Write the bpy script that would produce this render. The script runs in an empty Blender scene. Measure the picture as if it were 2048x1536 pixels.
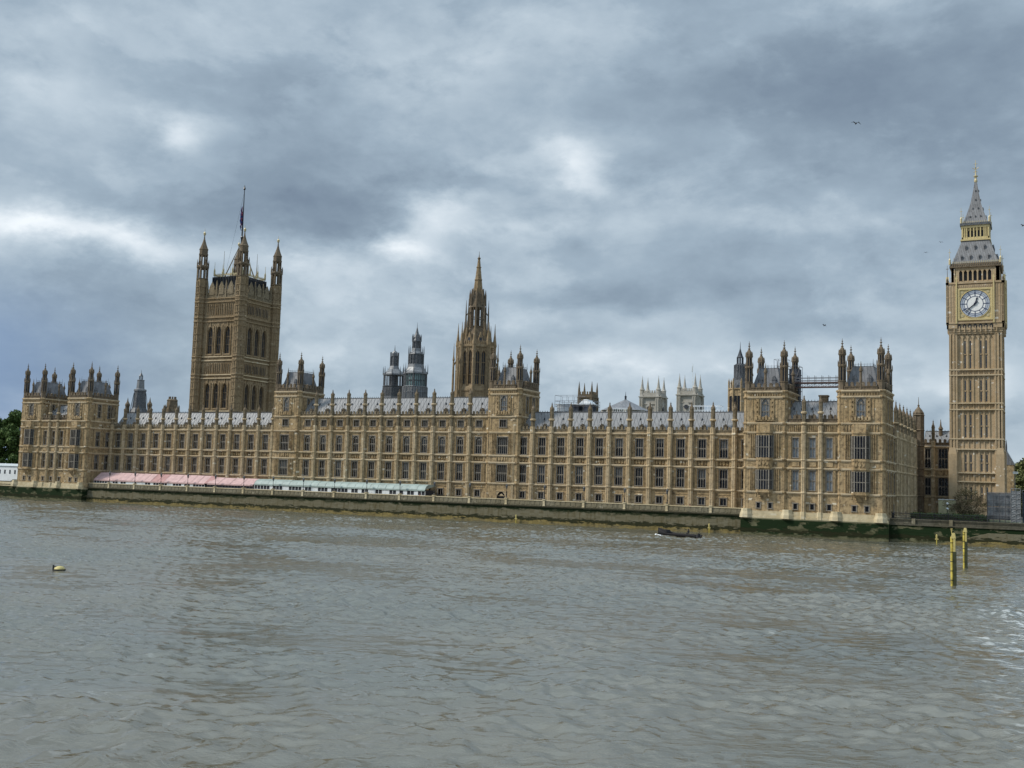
import bpy, math, random
import numpy as np
from mathutils import Matrix, Vector
random.seed(7)
PI = math.pi
scene = bpy.context.scene
COL = scene.collection

# ------------------------------------------------------------------ camera
cam_d = bpy.data.cameras.new('camera')
cam = bpy.data.objects.new('camera', cam_d)
COL.objects.link(cam)
cr = Vector((0.89439871, 0.44621616, 0.03069349))
cu = Vector((0.01276643, -0.09406462, 0.99548424))
cf = Vector((-0.44708833, 0.88996797, 0.08982786))
m = Matrix.Identity(4)
for i in range(3):
    m[i][0] = cr[i]; m[i][1] = cu[i]; m[i][2] = -cf[i]
m[0][3], m[1][3], m[2][3] = 32.552, -242.017, 10.0866
cam.matrix_world = m
cam_d.sensor_width = 36.0
cam_d.lens = 2173.8 / 2048 * 36
cam_d.clip_end = 9000
scene.camera = cam

# ------------------------------------------------------------------ light
SUN_AZ, SUN_EL = math.radians(-58), math.radians(44)      # azimuth from +Y... toward the sun
sun_dir = Vector((-0.84, -0.50, 0)).normalized() * math.cos(SUN_EL) + Vector((0, 0, math.sin(SUN_EL)))
sd = bpy.data.lights.new('sun', 'SUN'); sd.energy = 2.4; sd.angle = math.radians(9); sd.color = (1, 0.94, 0.84)
so = bpy.data.objects.new('sun', sd); COL.objects.link(so)
so.rotation_euler = sun_dir.to_track_quat('Z', 'Y').to_euler()
so.location = (0, -100, 200)

world = bpy.data.worlds.new('World'); scene.world = world; world.use_nodes = True
scene.view_settings.view_transform = 'Standard'
scene.view_settings.look = 'None'
scene.view_settings.gamma = 1
scene.view_settings.exposure = 0.5


class NT:
    """small helper to write node trees"""
    def __init__(s, tree):
        s.t = tree; s.n = tree.nodes; s.l = tree.links

    def node(s, typ, **kw):
        n = s.n.new(typ)
        for k, v in kw.items(): setattr(n, k, v)
        return n

    def put(s, sock, v):
        if isinstance(v, bpy.types.NodeSocket): s.l.new(v, sock)
        elif v is not None:
            if sock.type in ('RGBA',) and len(v) == 3: v = (*v, 1)
            sock.default_value = v

    def math(s, op, a, b=None, c=None, clamp=False):
        n = s.node('ShaderNodeMath', operation=op, use_clamp=clamp)
        s.put(n.inputs[0], a)
        if b is not None: s.put(n.inputs[1], b)
        if c is not None: s.put(n.inputs[2], c)
        return n.outputs[0]

    def vmath(s, op, a, b=None):
        n = s.node('ShaderNodeVectorMath', operation=op)
        s.put(n.inputs[0], a)
        if b is not None: s.put(n.inputs[1], b)
        return n.outputs[0]

    def noise(s, vec, scale, detail=4, rough=.5, out=0, dist=0.0):
        n = s.node('ShaderNodeTexNoise')
        s.put(n.inputs['Vector'], vec); n.inputs['Scale'].default_value = scale
        n.inputs['Detail'].default_value = detail; n.inputs['Roughness'].default_value = rough
        n.inputs['Distortion'].default_value = dist
        return n.outputs[out]

    def ramp(s, fac, stops):
        n = s.node('ShaderNodeValToRGB'); e = n.color_ramp.elements
        while len(e) < len(stops): e.new(0.5)
        for el, (p, c) in zip(e, stops):
            el.position = p; el.color = (*c, 1) if len(c) == 3 else c
        s.put(n.inputs[0], fac)
        return n.outputs[0]

    def mix(s, fac, a, b, blend='MIX'):
        n = s.node('ShaderNodeMix', data_type='RGBA', blend_type=blend)
        s.put(n.inputs['Factor'], fac); s.put(n.inputs['A'], a); s.put(n.inputs['B'], b)
        return [o for o in n.outputs if o.type == 'RGBA'][0]

    def smooth(s, v, a, b):
        n = s.node('ShaderNodeMapRange', interpolation_type='SMOOTHSTEP')
        s.put(n.inputs[0], v); n.inputs[1].default_value = a; n.inputs[2].default_value = b
        return n.outputs[0]

    def comb(s, x, y, z):
        n = s.node('ShaderNodeCombineXYZ'); s.put(n.inputs[0], x); s.put(n.inputs[1], y); s.put(n.inputs[2], z)
        return n.outputs[0]


def build_world():
    T = NT(world.node_tree); T.n.clear()
    out = T.node('ShaderNodeOutputWorld'); bg = T.node('ShaderNodeBackground')
    T.l.new(bg.outputs[0], out.inputs[0]); bg.inputs[1].default_value = 0.1
    sky = T.node('ShaderNodeTexSky', sky_type='NISHITA'); sky.sun_disc = False
    sky.sun_elevation = SUN_EL
    sky.sun_rotation = math.atan2(sun_dir.x, sun_dir.y)
    tc = T.node('ShaderNodeTexCoord'); g = tc.outputs['Generated']
    sp = T.node('ShaderNodeSeparateXYZ'); T.l.new(g, sp.inputs[0])
    x, y, z = sp.outputs
    az = T.math('MULTIPLY', T.math('ARCTAN2', x, y), 57.2958)      # degrees, 0 = due +Y
    el = T.math('MULTIPLY', T.math('ARCSINE', z), 57.2958)
    # cloud deck as seen near the horizon: bank coordinates in degrees, warped by noise
    p0 = T.comb(az, T.math('MULTIPLY', el, 1.7), 0.0)
    p1 = T.comb(T.math('MULTIPLY', x, 60), T.math('MULTIPLY', y, 60), T.math('MULTIPLY', z, 110))
    wn = T.noise(p1, 0.16, 8, .62, out=1)
    w = T.node('ShaderNodeSeparateXYZ'); T.l.new(wn, w.inputs[0])
    wa = T.math('MULTIPLY_ADD', T.math('SUBTRACT', w.outputs[0], .5), 5.5, az)
    we = T.math('MULTIPLY_ADD', T.math('SUBTRACT', w.outputs[1], .5), 3.2, el)
    total = None
    for (a0, e0, ra, re, amp) in CLOUDS:
        da = T.math('DIVIDE', T.math('SUBTRACT', wa, a0), ra)
        de = T.math('DIVIDE', T.math('SUBTRACT', we, e0), re)
        r2 = T.math('ADD', T.math('MULTIPLY', da, da), T.math('MULTIPLY', de, de))
        gsn = T.math('MULTIPLY', T.math('POWER', 2.71828, T.math('MULTIPLY', r2, -1.0)), amp * 1.2)
        total = gsn if total is None else T.math('ADD', total, gsn)
    f1 = T.math('SUBTRACT', T.noise(p1, 0.10, 7, .52, dist=.3), .5)
    f2 = T.math('SUBTRACT', T.noise(p1, 0.32, 6, .55), .5)
    v = T.math('ADD', T.math('MULTIPLY_ADD', f1, 0.42, 0.46), T.math('MULTIPLY', f2, 0.36))
    v = T.math('ADD', v, total)
    e1 = T.smooth(T.noise(T.vmath('ADD', p1, (31., 7., 3.)), .085, 9, .6, dist=.2), .47, .56)
    e2 = T.smooth(T.noise(T.vmath('ADD', p1, (3., 17., 43.)), .21, 9, .62, dist=.4), .48, .58)
    v = T.math('ADD', v, T.math('MULTIPLY', T.math('SUBTRACT', e1, .5), .095))
    v = T.math('ADD', v, T.math('MULTIPLY', T.math('SUBTRACT', e2, .5), .03))
    col = T.ramp(v, [(0.0, (.130, .172, .228)), (.22, (.175, .228, .286)), (.42, (.248, .314, .378)), (.6, (.345, .413, .472)),
                     (.8, (.475, .535, .585)), (1.0, (.66, .70, .73))])
    # open blue low in the west-south-west
    bl = T.math('MULTIPLY', T.smooth(T.math('MULTIPLY', wa, -1), 42, 55), T.math('SUBTRACT', 1, T.smooth(we, 4.0, 11)))
    col = T.mix(T.math('MULTIPLY', bl, .8), col, (.13, .205, .35))
    # overcast deck is brighter overhead
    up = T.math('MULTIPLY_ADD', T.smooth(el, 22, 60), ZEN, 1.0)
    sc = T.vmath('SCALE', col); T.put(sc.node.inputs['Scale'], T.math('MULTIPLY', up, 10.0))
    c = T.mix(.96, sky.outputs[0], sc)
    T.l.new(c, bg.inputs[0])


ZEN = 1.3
# azimuth, elevation, half widths (degrees), brightness change
CLOUDS = [(-44.7, 16.8, 1.5, 1.0, 0.26), (-47.4, 17.3, 7.4, 1.9, 0.1), (-51.0, 20.0, 2.5, 1.3, 0.12), (-49.8, 18.1, 1.4, 1.1, 0.12), (-51.5, 17.4, 2.0, 1.4, 0.08), (-49.8, 11.6, 4.7, 0.8, 0.34), (-44.8, 11.1, 3.7, 0.9, 0.22), (-51.0, 9.0, 5.8, 1.1, -0.12), (-47.0, 7.4, 6.3, 1.2, -0.06), (-39.2, 13.6, 6.3, 1.5, -0.22), (-37.3, 16.0, 6.9, 2.2, -0.16), (-38.5, 19.6, 5.8, 1.4, -0.06), (-30.3, 14.1, 2.4, 0.9, 0.3), (-32.9, 12.4, 2.1, 0.8, 0.3), (-31.0, 12.8, 2.9, 1.3, 0.12), (-22.8, 16.5, 1.6, 1.1, 0.34), (-24.7, 17.4, 1.6, 0.7, 0.16), (-27.7, 16.4, 3.0, 0.6, 0.14), (-22.1, 15.2, 1.1, 0.6, 0.12), (-29.0, 15.5, 3.2, 0.5, -0.1), (-26.0, 13.2, 4.3, 0.5, 0.1), (-20.9, 13.8, 4.2, 0.8, 0.12), (-37.5, 11.1, 4.4, 1.0, 0.2), (-35.4, 9.2, 6.3, 1.5, 0.12), (-35.8, 6.3, 6.8, 1.3, 0.12), (-25.4, 10.7, 3.2, 0.8, 0.12), (-19.7, 20.1, 8.3, 1.9, -0.12), (-10.6, 20.7, 9.0, 3.2, -0.15), (-4.6, 17.9, 5.8, 3.4, -0.14), (-18.3, 16.6, 4.7, 1.0, -0.1), (-10.6, 16.4, 7.2, 1.5, -0.05), (-8.1, 13.6, 6.9, 0.6, 0.06), (-8.1, 12.1, 6.9, 1.2, -0.08), (-23.5, 9.9, 7.9, 0.7, -0.1), (-15.6, 10.8, 6.3, 0.7, -0.1), (-11.8, 8.7, 7.2, 0.6, -0.06), (-20.8, 8.4, 8.5, 0.7, 0.16), (-20.7, 6.3, 8.5, 1.0, 0.22), (-11.8, 7.2, 6.2, 0.7, 0.14), (-6.9, 9.1, 3.7, 0.7, 0.1), (-8.1, 5.6, 4.6, 1.2, 0.18), (-31.9, 21.0, 4.1, 1.7, 0.08), (-33.6, 17.5, 2.1, 1.0, 0.06), (-25.2, 22.8, 11.2, 1.4, 0.05), (-42.5, 22.0, 6.5, 1.1, 0.06), (-49.3, 4.8, 4.6, 1.5, -0.16), (-2.6, 5.1, 2.6, 1.4, 0.16), (-1.9, 9.0, 1.3, 2.4, 0.08)]


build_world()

# ------------------------------------------------------------------ materials
MAT = {}


def new_mat(name):
    mt = bpy.data.materials.new(name); mt.use_nodes = True
    T = NT(mt.node_tree); b = T.n['Principled BSDF']
    MAT[name] = mt
    return mt, T, b


def stone(name, base, soot, pale, soot_amt=.5, pale_amt=.5, bump=.25, zgrime=True):
    mt, T, b = new_mat(name)
    geo = T.node('ShaderNodeNewGeometry'); P = geo.outputs['Position']
    n1 = T.noise(P, .16, 5, .6)
    col = T.mix(T.smooth(n1, .35, .7), base, tuple(c * k for c, k in zip(base, (.86, .82, .74))))
    n2 = T.noise(P, 1.3, 4, .7)
    col = T.mix(T.math('MULTIPLY', T.smooth(n2, .42, .72), soot_amt), col, soot)
    st = T.vmath('MULTIPLY', P, (1.6, 1.6, .16))
    n3 = T.noise(st, 1.0, 4, .65)
    col = T.mix(T.math('MULTIPLY', T.smooth(n3, .5, .72), soot_amt * .8), col, soot)
    # coursed ashlar blocks, each a little different
    bv = T.vmath('MULTIPLY', P, (1.1, 1.1, 2.2))
    wnz = T.node('ShaderNodeTexWhiteNoise', noise_dimensions='3D'); T.l.new(T.vmath('FLOOR', bv), wnz.inputs[0])
    col = T.mix(T.math('MULTIPLY', T.smooth(wnz.outputs[0], .0, 1.0), .22), col, tuple(c * .55 for c in base))
    n4 = T.noise(P, .75, 3, .5)
    pm = T.math('MULTIPLY', T.smooth(wnz.outputs[0], .93, .97), T.smooth(n4, .5, .62))
    col = T.mix(T.math('MULTIPLY', pm, pale_amt), col, pale)
    T.l.new(col, b.inputs['Base Color']); b.inputs['Roughness'].default_value = .9
    b.inputs['Specular IOR Level'].default_value = .2
    bm = T.node('ShaderNodeBump'); bm.inputs['Strength'].default_value = bump; bm.inputs['Distance'].default_value = .12
    T.l.new(T.noise(P, 3.2, 5, .7), bm.inputs['Height']); T.l.new(bm.outputs[0], b.inputs['Normal'])
    return mt


stone('stone', (.468, .351, .205), (.095, .07, .045), (.72, .66, .53), .85, .9, .6)
stone('stone_light', (.60, .49, .335), (.22, .17, .115), (.74, .68, .56), .35, .6)
stone('stone_grimy', (.20, .158, .112), (.07, .056, .04), (.42, .37, .28), .7, .4, .5)
stone('stone_weathered', (.27, .222, .15), (.085, .068, .048), (.5, .44, .33), .75, .5, .5)
stone('stone_buttress', (.575, .459, .300), (.155, .12, .08), (.76, .70, .56), .6, .8)
stone('stone_tall', (.35, .265, .165), (.07, .05, .034), (.60, .52, .38), .55, .4)
stone('stone_clock', (.50, .385, .25), (.21, .16, .095), (.74, .68, .58), .35, 1.0)
stone('stone_abbey', (.44, .42, .38), (.22, .21, .19), (.6, .58, .54), .5, .4)
stone('stone_church', (.18, .145, .10), (.11, .085, .06), (.4, .34, .26), .6, .3)
stone('stone_plinth', (.58, .50, .34), (.30, .24, .13), (.7, .65, .52), .4, .5)
stone('parapet_stone', (.235, .21, .15), (.09, .085, .055), (.5, .45, .35), .6, .4)


stone('embankment_stone', (.12, .112, .085), (.05, .05, .035), (.3, .28, .2), .8, .3)


def plain(name, col, rough=.6, metal=0., noise=.15, nscale=2., spec=.4, bump=0.):
    mt, T, b = new_mat(name)
    geo = T.node('ShaderNodeNewGeometry'); P = geo.outputs['Position']
    n = T.noise(P, nscale, 4, .6)
    c = T.mix(T.smooth(n, .3, .75), tuple(min(1, x * (1 + noise)) for x in col), tuple(x * (1 - noise * 1.6) for x in col))
    T.l.new(c, b.inputs['Base Color']); b.inputs['Roughness'].default_value = rough
    b.inputs['Metallic'].default_value = metal; b.inputs['Specular IOR Level'].default_value = spec
    if bump:
        bm = T.node('ShaderNodeBump'); bm.inputs['Strength'].default_value = bump; bm.inputs['Distance'].default_value = .1
        T.l.new(n, bm.inputs['Height']); T.l.new(bm.outputs[0], b.inputs['Normal'])
    return mt


def roof_mat(name, a, bcol, pitchx=1.2, line=.5):
    """cast-iron roof plates: rolls running down the slope, plates of uneven grey"""
    mt, T, b = new_mat(name)
    geo = T.node('ShaderNodeNewGeometry'); P = geo.outputs['Position']
    s = T.node('ShaderNodeSeparateXYZ'); T.l.new(P, s.inputs[0])
    u = T.math('ADD', s.outputs[0], T.math('MULTIPLY', s.outputs[1], .63))
    cell = T.comb(T.math('FLOOR', T.math('MULTIPLY', u, 1 / pitchx)), 0.0, T.math('FLOOR', T.math('MULTIPLY', s.outputs[2], .9)))
    wn = T.node('ShaderNodeTexWhiteNoise', noise_dimensions='3D'); T.l.new(cell, wn.inputs[0])
    col = T.mix(wn.outputs[0], a, bcol)
    n = T.noise(P, .5, 5, .65)
    col = T.mix(T.math('MULTIPLY', T.smooth(n, .45, .75), .5), col, tuple(x * .55 for x in a))
    fr = T.math('FRACT', T.math('MULTIPLY', u, 1 / pitchx))
    ln = T.smooth(T.math('ABSOLUTE', T.math('SUBTRACT', fr, .5)), .40, .47)
    col = T.mix(T.math('MULTIPLY', ln, line), col, tuple(x * .35 for x in a))
    T.l.new(col, b.inputs['Base Color']); b.inputs['Roughness'].default_value = .45
    b.inputs['Specular IOR Level'].default_value = .5
    bm = T.node('ShaderNodeBump'); bm.inputs['Strength'].default_value = .6; bm.inputs['Distance'].default_value = .1
    T.l.new(ln, bm.inputs['Height']); T.l.new(bm.outputs[0], b.inputs['Normal'])
    return mt


roof_mat('roof_iron', (.225, .226, .228), (.19, .193, .197), .9, .45)
roof_mat('roof_slate', (.20, .203, .215), (.135, .14, .15), .8, .4)
roof_mat('roof_clock', (.22, .22, .225), (.15, .148, .15), .55, .6)
plain('iron_dark', (.045, .05, .06), .5, .2, .3)
plain('iron_vent', (.115, .12, .127), .5, .3, .35, 3)
plain('iron_vent_pale', (.20, .207, .215), .5, .3, .2, 3)
plain('gold', (.62, .50, .25), .5, .3, .15, 6)
plain('gold_pale', (.52, .44, .26), .5, .3, .15, 6)
plain('mullion', (.24, .215, .18), .85, 0, .2, 4)
plain('dial_white', (.80, .80, .78), .5, 0, .04)
plain('dial_blue', (.045, .065, .13), .5, 0, .1)
plain('dial_black', (.012, .018, .04), .4, 0, .1)
plain('dial_grey', (.42, .46, .52), .5, 0, .1, 8)
plain('awning_pink', (.50, .335, .325), .7, 0, .1, .8)
plain('awning_red', (.40, .22, .21), .7, 0, .1, .8)
plain('awning_green', (.29, .355, .335), .6, 0, .12, .5)
plain('frame_white', (.74, .76, .76), .6, 0, .06)
plain('cloth_white', (.70, .73, .75), .8, 0, .06, .6)
plain('black_paint', (.015, .015, .017), .4, 0, .1)
plain('hull_black', (.006, .006, .008), .8, 0, .2)
plain('yellow_paint', (.52, .42, .08), .55, 0, .3, 1.5)
plain('yellow_buoy', (.48, .40, .15), .5, 0, .1, 4)
plain('weed', (.035, .04, .018), .8, 0, .3, 2)
plain('skin', (.45, .30, .22), .6)
plain('coat_dark', (.03, .032, .04), .8)
plain('coat_red', (.30, .04, .04), .8)
plain('coat_blue', (.06, .09, .18), .8)
plain('bark', (.10, .08, .06), .9, 0, .3, 3)
plain('twig', (.16, .12, .075), .9, 0, .3, 3)
plain('scaffold', (.16, .16, .17), .5, .4, .2)
plain('scaffold_plank', (.10, .065, .06), .8, 0, .3, 1)
plain('netting', (.15, .162, .172), .8, 0, .35, .6)
plain('netting_dark', (.045, .055, .075), .8, 0, .35, .6)
plain('brick_brown', (.33, .25, .16), .9, 0, .3, 1)
plain('cream_board', (.55, .52, .33), .8, 0, .12, .8)
plain('pale_building', (.42, .46, .48), .7, 0, .1)
plain('green_glass', (.25, .38, .38), .3, 0, .15, 1)
plain('white_feather', (.55, .56, .58), .8)
plain('dark_feather', (.05, .055, .065), .8)
plain('flag_blue', (.03, .045, .16), .8)
plain('flag_red', (.16, .03, .04), .8)
plain('car_paint', (.05, .06, .07), .3)
plain('rubber', (.02, .02, .02), .8)
plain('foam', (.75, .77, .78), .6, 0, .1, 3)


def glass_mat():
    mt, T, b = new_mat('glass')
    oi = T.node('ShaderNodeObjectInfo'); geo = T.node('ShaderNodeNewGeometry')
    r = oi.outputs['Random']
    n = T.noise(geo.outputs['Position'], 1.4, 3, .6)
    c = T.mix(T.smooth(r, .55, 1.0), (.008, .008, .010), (.04, .045, .052))
    c = T.mix(T.math('MULTIPLY', T.smooth(n, .5, .7), T.math('MULTIPLY', r, .35)), c, (.16, .17, .18))
    T.l.new(c, b.inputs['Base Color']); b.inputs['Roughness'].default_value = .12
    b.inputs['Specular IOR Level'].default_value = .35
    bm = T.node('ShaderNodeBump'); bm.inputs['Strength'].default_value = .35; bm.inputs['Distance'].default_value = .15
    T.l.new(T.noise(geo.outputs['Position'], 2.5, 2, .5), bm.inputs['Height']); T.l.new(bm.outputs[0], b.inputs['Normal'])


glass_mat()
plain('blind_dull', (.12, .125, .13), .6, 0, .3, 2)
b_ = plain('blind', (.30, .33, .36), .5, 0, .2, 2)


def river_wall_mat(name, low, mid, dark, dark_lo, dark_hi, patch=.5, upper=None):
    """granite stained by the tide: ochre low down, dark weed band, grey-green above"""
    mt, T, b = new_mat(name)
    geo = T.node('ShaderNodeNewGeometry'); P = geo.outputs['Position']
    s = T.node('ShaderNodeSeparateXYZ'); T.l.new(P, s.inputs[0])
    n = T.noise(T.vmath('MULTIPLY', P, (.35, .35, .9)), .9, 6, .65)
    nb = T.noise(T.vmath('MULTIPLY', P, (.5, .5, 2.2)), 1.0, 6, .7)
    z = T.math('MULTIPLY_ADD', T.math('SUBTRACT', n, .5), 3.0, s.outputs[2])
    col = T.mix(T.smooth(nb, .42, .62), low, mid)
    if upper: col = T.mix(T.smooth(T.math('MULTIPLY_ADD', T.math('SUBTRACT', nb, .5), 1.5, s.outputs[2]), .9, 1.2), col, upper)
    wb = T.node('ShaderNodeTexWhiteNoise', noise_dimensions='3D'); T.l.new(T.vmath('FLOOR', T.vmath('MULTIPLY', P, (.8, .01, 1.9))), wb.inputs[0])
    col = T.mix(T.math('MULTIPLY', wb.outputs[0], .4), col, tuple(c * .35 for c in low))
    nv = T.noise(T.vmath('MULTIPLY', P, (1.4, 1.4, .12)), 1.0, 5, .65)
    col = T.mix(T.math('MULTIPLY', T.smooth(nv, .5, .66), .6), col, tuple(c * .3 for c in low))
    mask = T.math('MULTIPLY', T.smooth(z, dark_lo - .25, dark_lo + .25), T.math('SUBTRACT', 1, T.smooth(s.outputs[2], dark_hi - .15, dark_hi + .15)))
    mask = T.math('MULTIPLY', mask, T.math('SUBTRACT', 1, T.math('MULTIPLY', T.smooth(n, .54, .58), patch)))
    col = T.mix(mask, col, dark)
    up = T.smooth(s.outputs[2], dark_hi - .15, dark_hi + .2)
    col = T.mix(up, col, (.20, .19, .12))
    # ragged line of weed just above the water
    zz = T.math('MULTIPLY_ADD', T.math('SUBTRACT', nb, .5), 3.2, s.outputs[2])
    line = T.math('MULTIPLY', T.smooth(zz, .75, .85), T.math('SUBTRACT', 1, T.smooth(zz, 1.5, 1.7)))
    col = T.mix(T.math('MULTIPLY', line, .95), col, (.02, .022, .01))
    T.l.new(col, b.inputs['Base Color']); b.inputs['Roughness'].default_value = .9; b.inputs['Specular IOR Level'].default_value = .1
    bm = T.node('ShaderNodeBump'); bm.inputs['Strength'].default_value = .6; bm.inputs['Distance'].default_value = .2
    T.l.new(nb, bm.inputs['Height']); T.l.new(bm.outputs[0], b.inputs['Normal'])


river_wall_mat('tide_wall', (.23, .18, .07), (.15, .13, .08), (.014, .022, .009), 3.3, 4.2, .3, (.15, .138, .095))
river_wall_mat('tide_wall_green', (.15, .145, .085), (.07, .068, .035), (.012, .024, .009), .5, 3.7, .9)


def leaf_mat(name, a, bb):
    mt, T, b = new_mat(name)
    geo = T.node('ShaderNodeNewGeometry')
    n = T.noise(geo.outputs['Position'], .35, 4, .6)
    r = geo.outputs['Random Per Island']
    c = T.mix(T.smooth(T.math('ADD', T.math('MULTIPLY', n, .7), T.math('MULTIPLY', r, .3)), .3, .7), a, bb)
    T.l.new(c, b.inputs['Base Color']); b.inputs['Roughness'].default_value = .7
    b.inputs['Specular IOR Level'].default_value = .2


leaf_mat('leaf', (.035, .07, .018), (.09, .14, .035))
leaf_mat('leaf_pale', (.14, .15, .06), (.22, .22, .11))
leaf_mat('leaf_olive', (.07, .08, .03), (.14, .15, .055))
leaf_mat('leaf_brown', (.075, .065, .035), (.12, .11, .055))


def water_mat():
    mt, T, b = new_mat('river_water')
    geo = T.node('ShaderNodeNewGeometry'); P = geo.outputs['Position']
    n = T.noise(T.vmath('MULTIPLY', P, (1, 1.0, 1)), .035, 4, .55)
    col = T.mix(T.smooth(n, .4, .62), (.105, .098, .070), (.088, .090, .070))
    at = T.node('ShaderNodeAttribute'); at.attribute_name = 'foam'
    fn = T.noise(T.vmath('MULTIPLY', P, (.55, 2.0, 1)), 1.0, 6, .7)
    fm = T.math('MULTIPLY', T.smooth(fn, .535, .60), at.outputs['Fac'])
    col = T.mix(fm, col, (.62, .66, .67))
    T.l.new(col, b.inputs['Base Color'])
    T.l.new(T.math('MULTIPLY_ADD', fm, .5, .07), b.inputs['Roughness']); b.inputs['IOR'].default_value = 2.2; b.inputs['Specular Tint'].default_value = (1, .97, .90, 1)
    b.inputs['Specular IOR Level'].default_value = .5
    h = None
    rot = T.node('ShaderNodeVectorRotate', rotation_type='Z_AXIS'); T.l.new(P, rot.inputs[0]); rot.inputs['Angle'].default_value = -.466
    R = rot.outputs[0]
    for sc, st, amp in ((.30, (1, 2.3, 1), .7), (.9, (1, 2.0, 1), .6), (2.2, (1, 1.8, 1), .22), (5.0, (1, 1.6, 1), .02)):
        k = T.math('MULTIPLY', T.noise(T.vmath('MULTIPLY', R, st), sc, 4, .6), amp)
        h = k if h is None else T.math('ADD', h, k)
    calm = T.noise(T.vmath('MULTIPLY', R, (1, 1.6, 1)), .03, 3, .6)
    h = T.math('MULTIPLY', h, T.math('MULTIPLY_ADD', T.smooth(calm, .35, .6), .6, .4))
    bm = T.node('ShaderNodeBump'); bm.inputs['Strength'].default_value = 1.0; bm.inputs['Distance'].default_value = .16
    T.l.new(h, bm.inputs['Height']); T.l.new(bm.outputs[0], b.inputs['Normal'])


water_mat()


def ground_mat():
    mt, T, b = new_mat('ground')
    geo = T.node('ShaderNodeNewGeometry'); P = geo.outputs['Position']
    n = T.noise(P, .03, 5, .6)
    T.l.new(T.mix(T.smooth(n, .4, .6), (.16, .15, .13), (.07, .09, .04)), b.inputs['Base Color'])
    b.inputs['Roughness'].default_value = .95


ground_mat()


# ------------------------------------------------------------------ mesh helpers
class Fr:
    """frame of a facade: u runs along it, d outward, z up"""
    def __init__(s, x, y, ang=0.):
        s.x, s.y, s.a = x, y, ang; s.c, s.s = math.cos(ang), math.sin(ang)

    def pt(s, u, d, z):
        return (s.x + u * s.c + d * s.s, s.y + u * s.s - d * s.c, z)


ID = Fr(0, 0)


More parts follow.
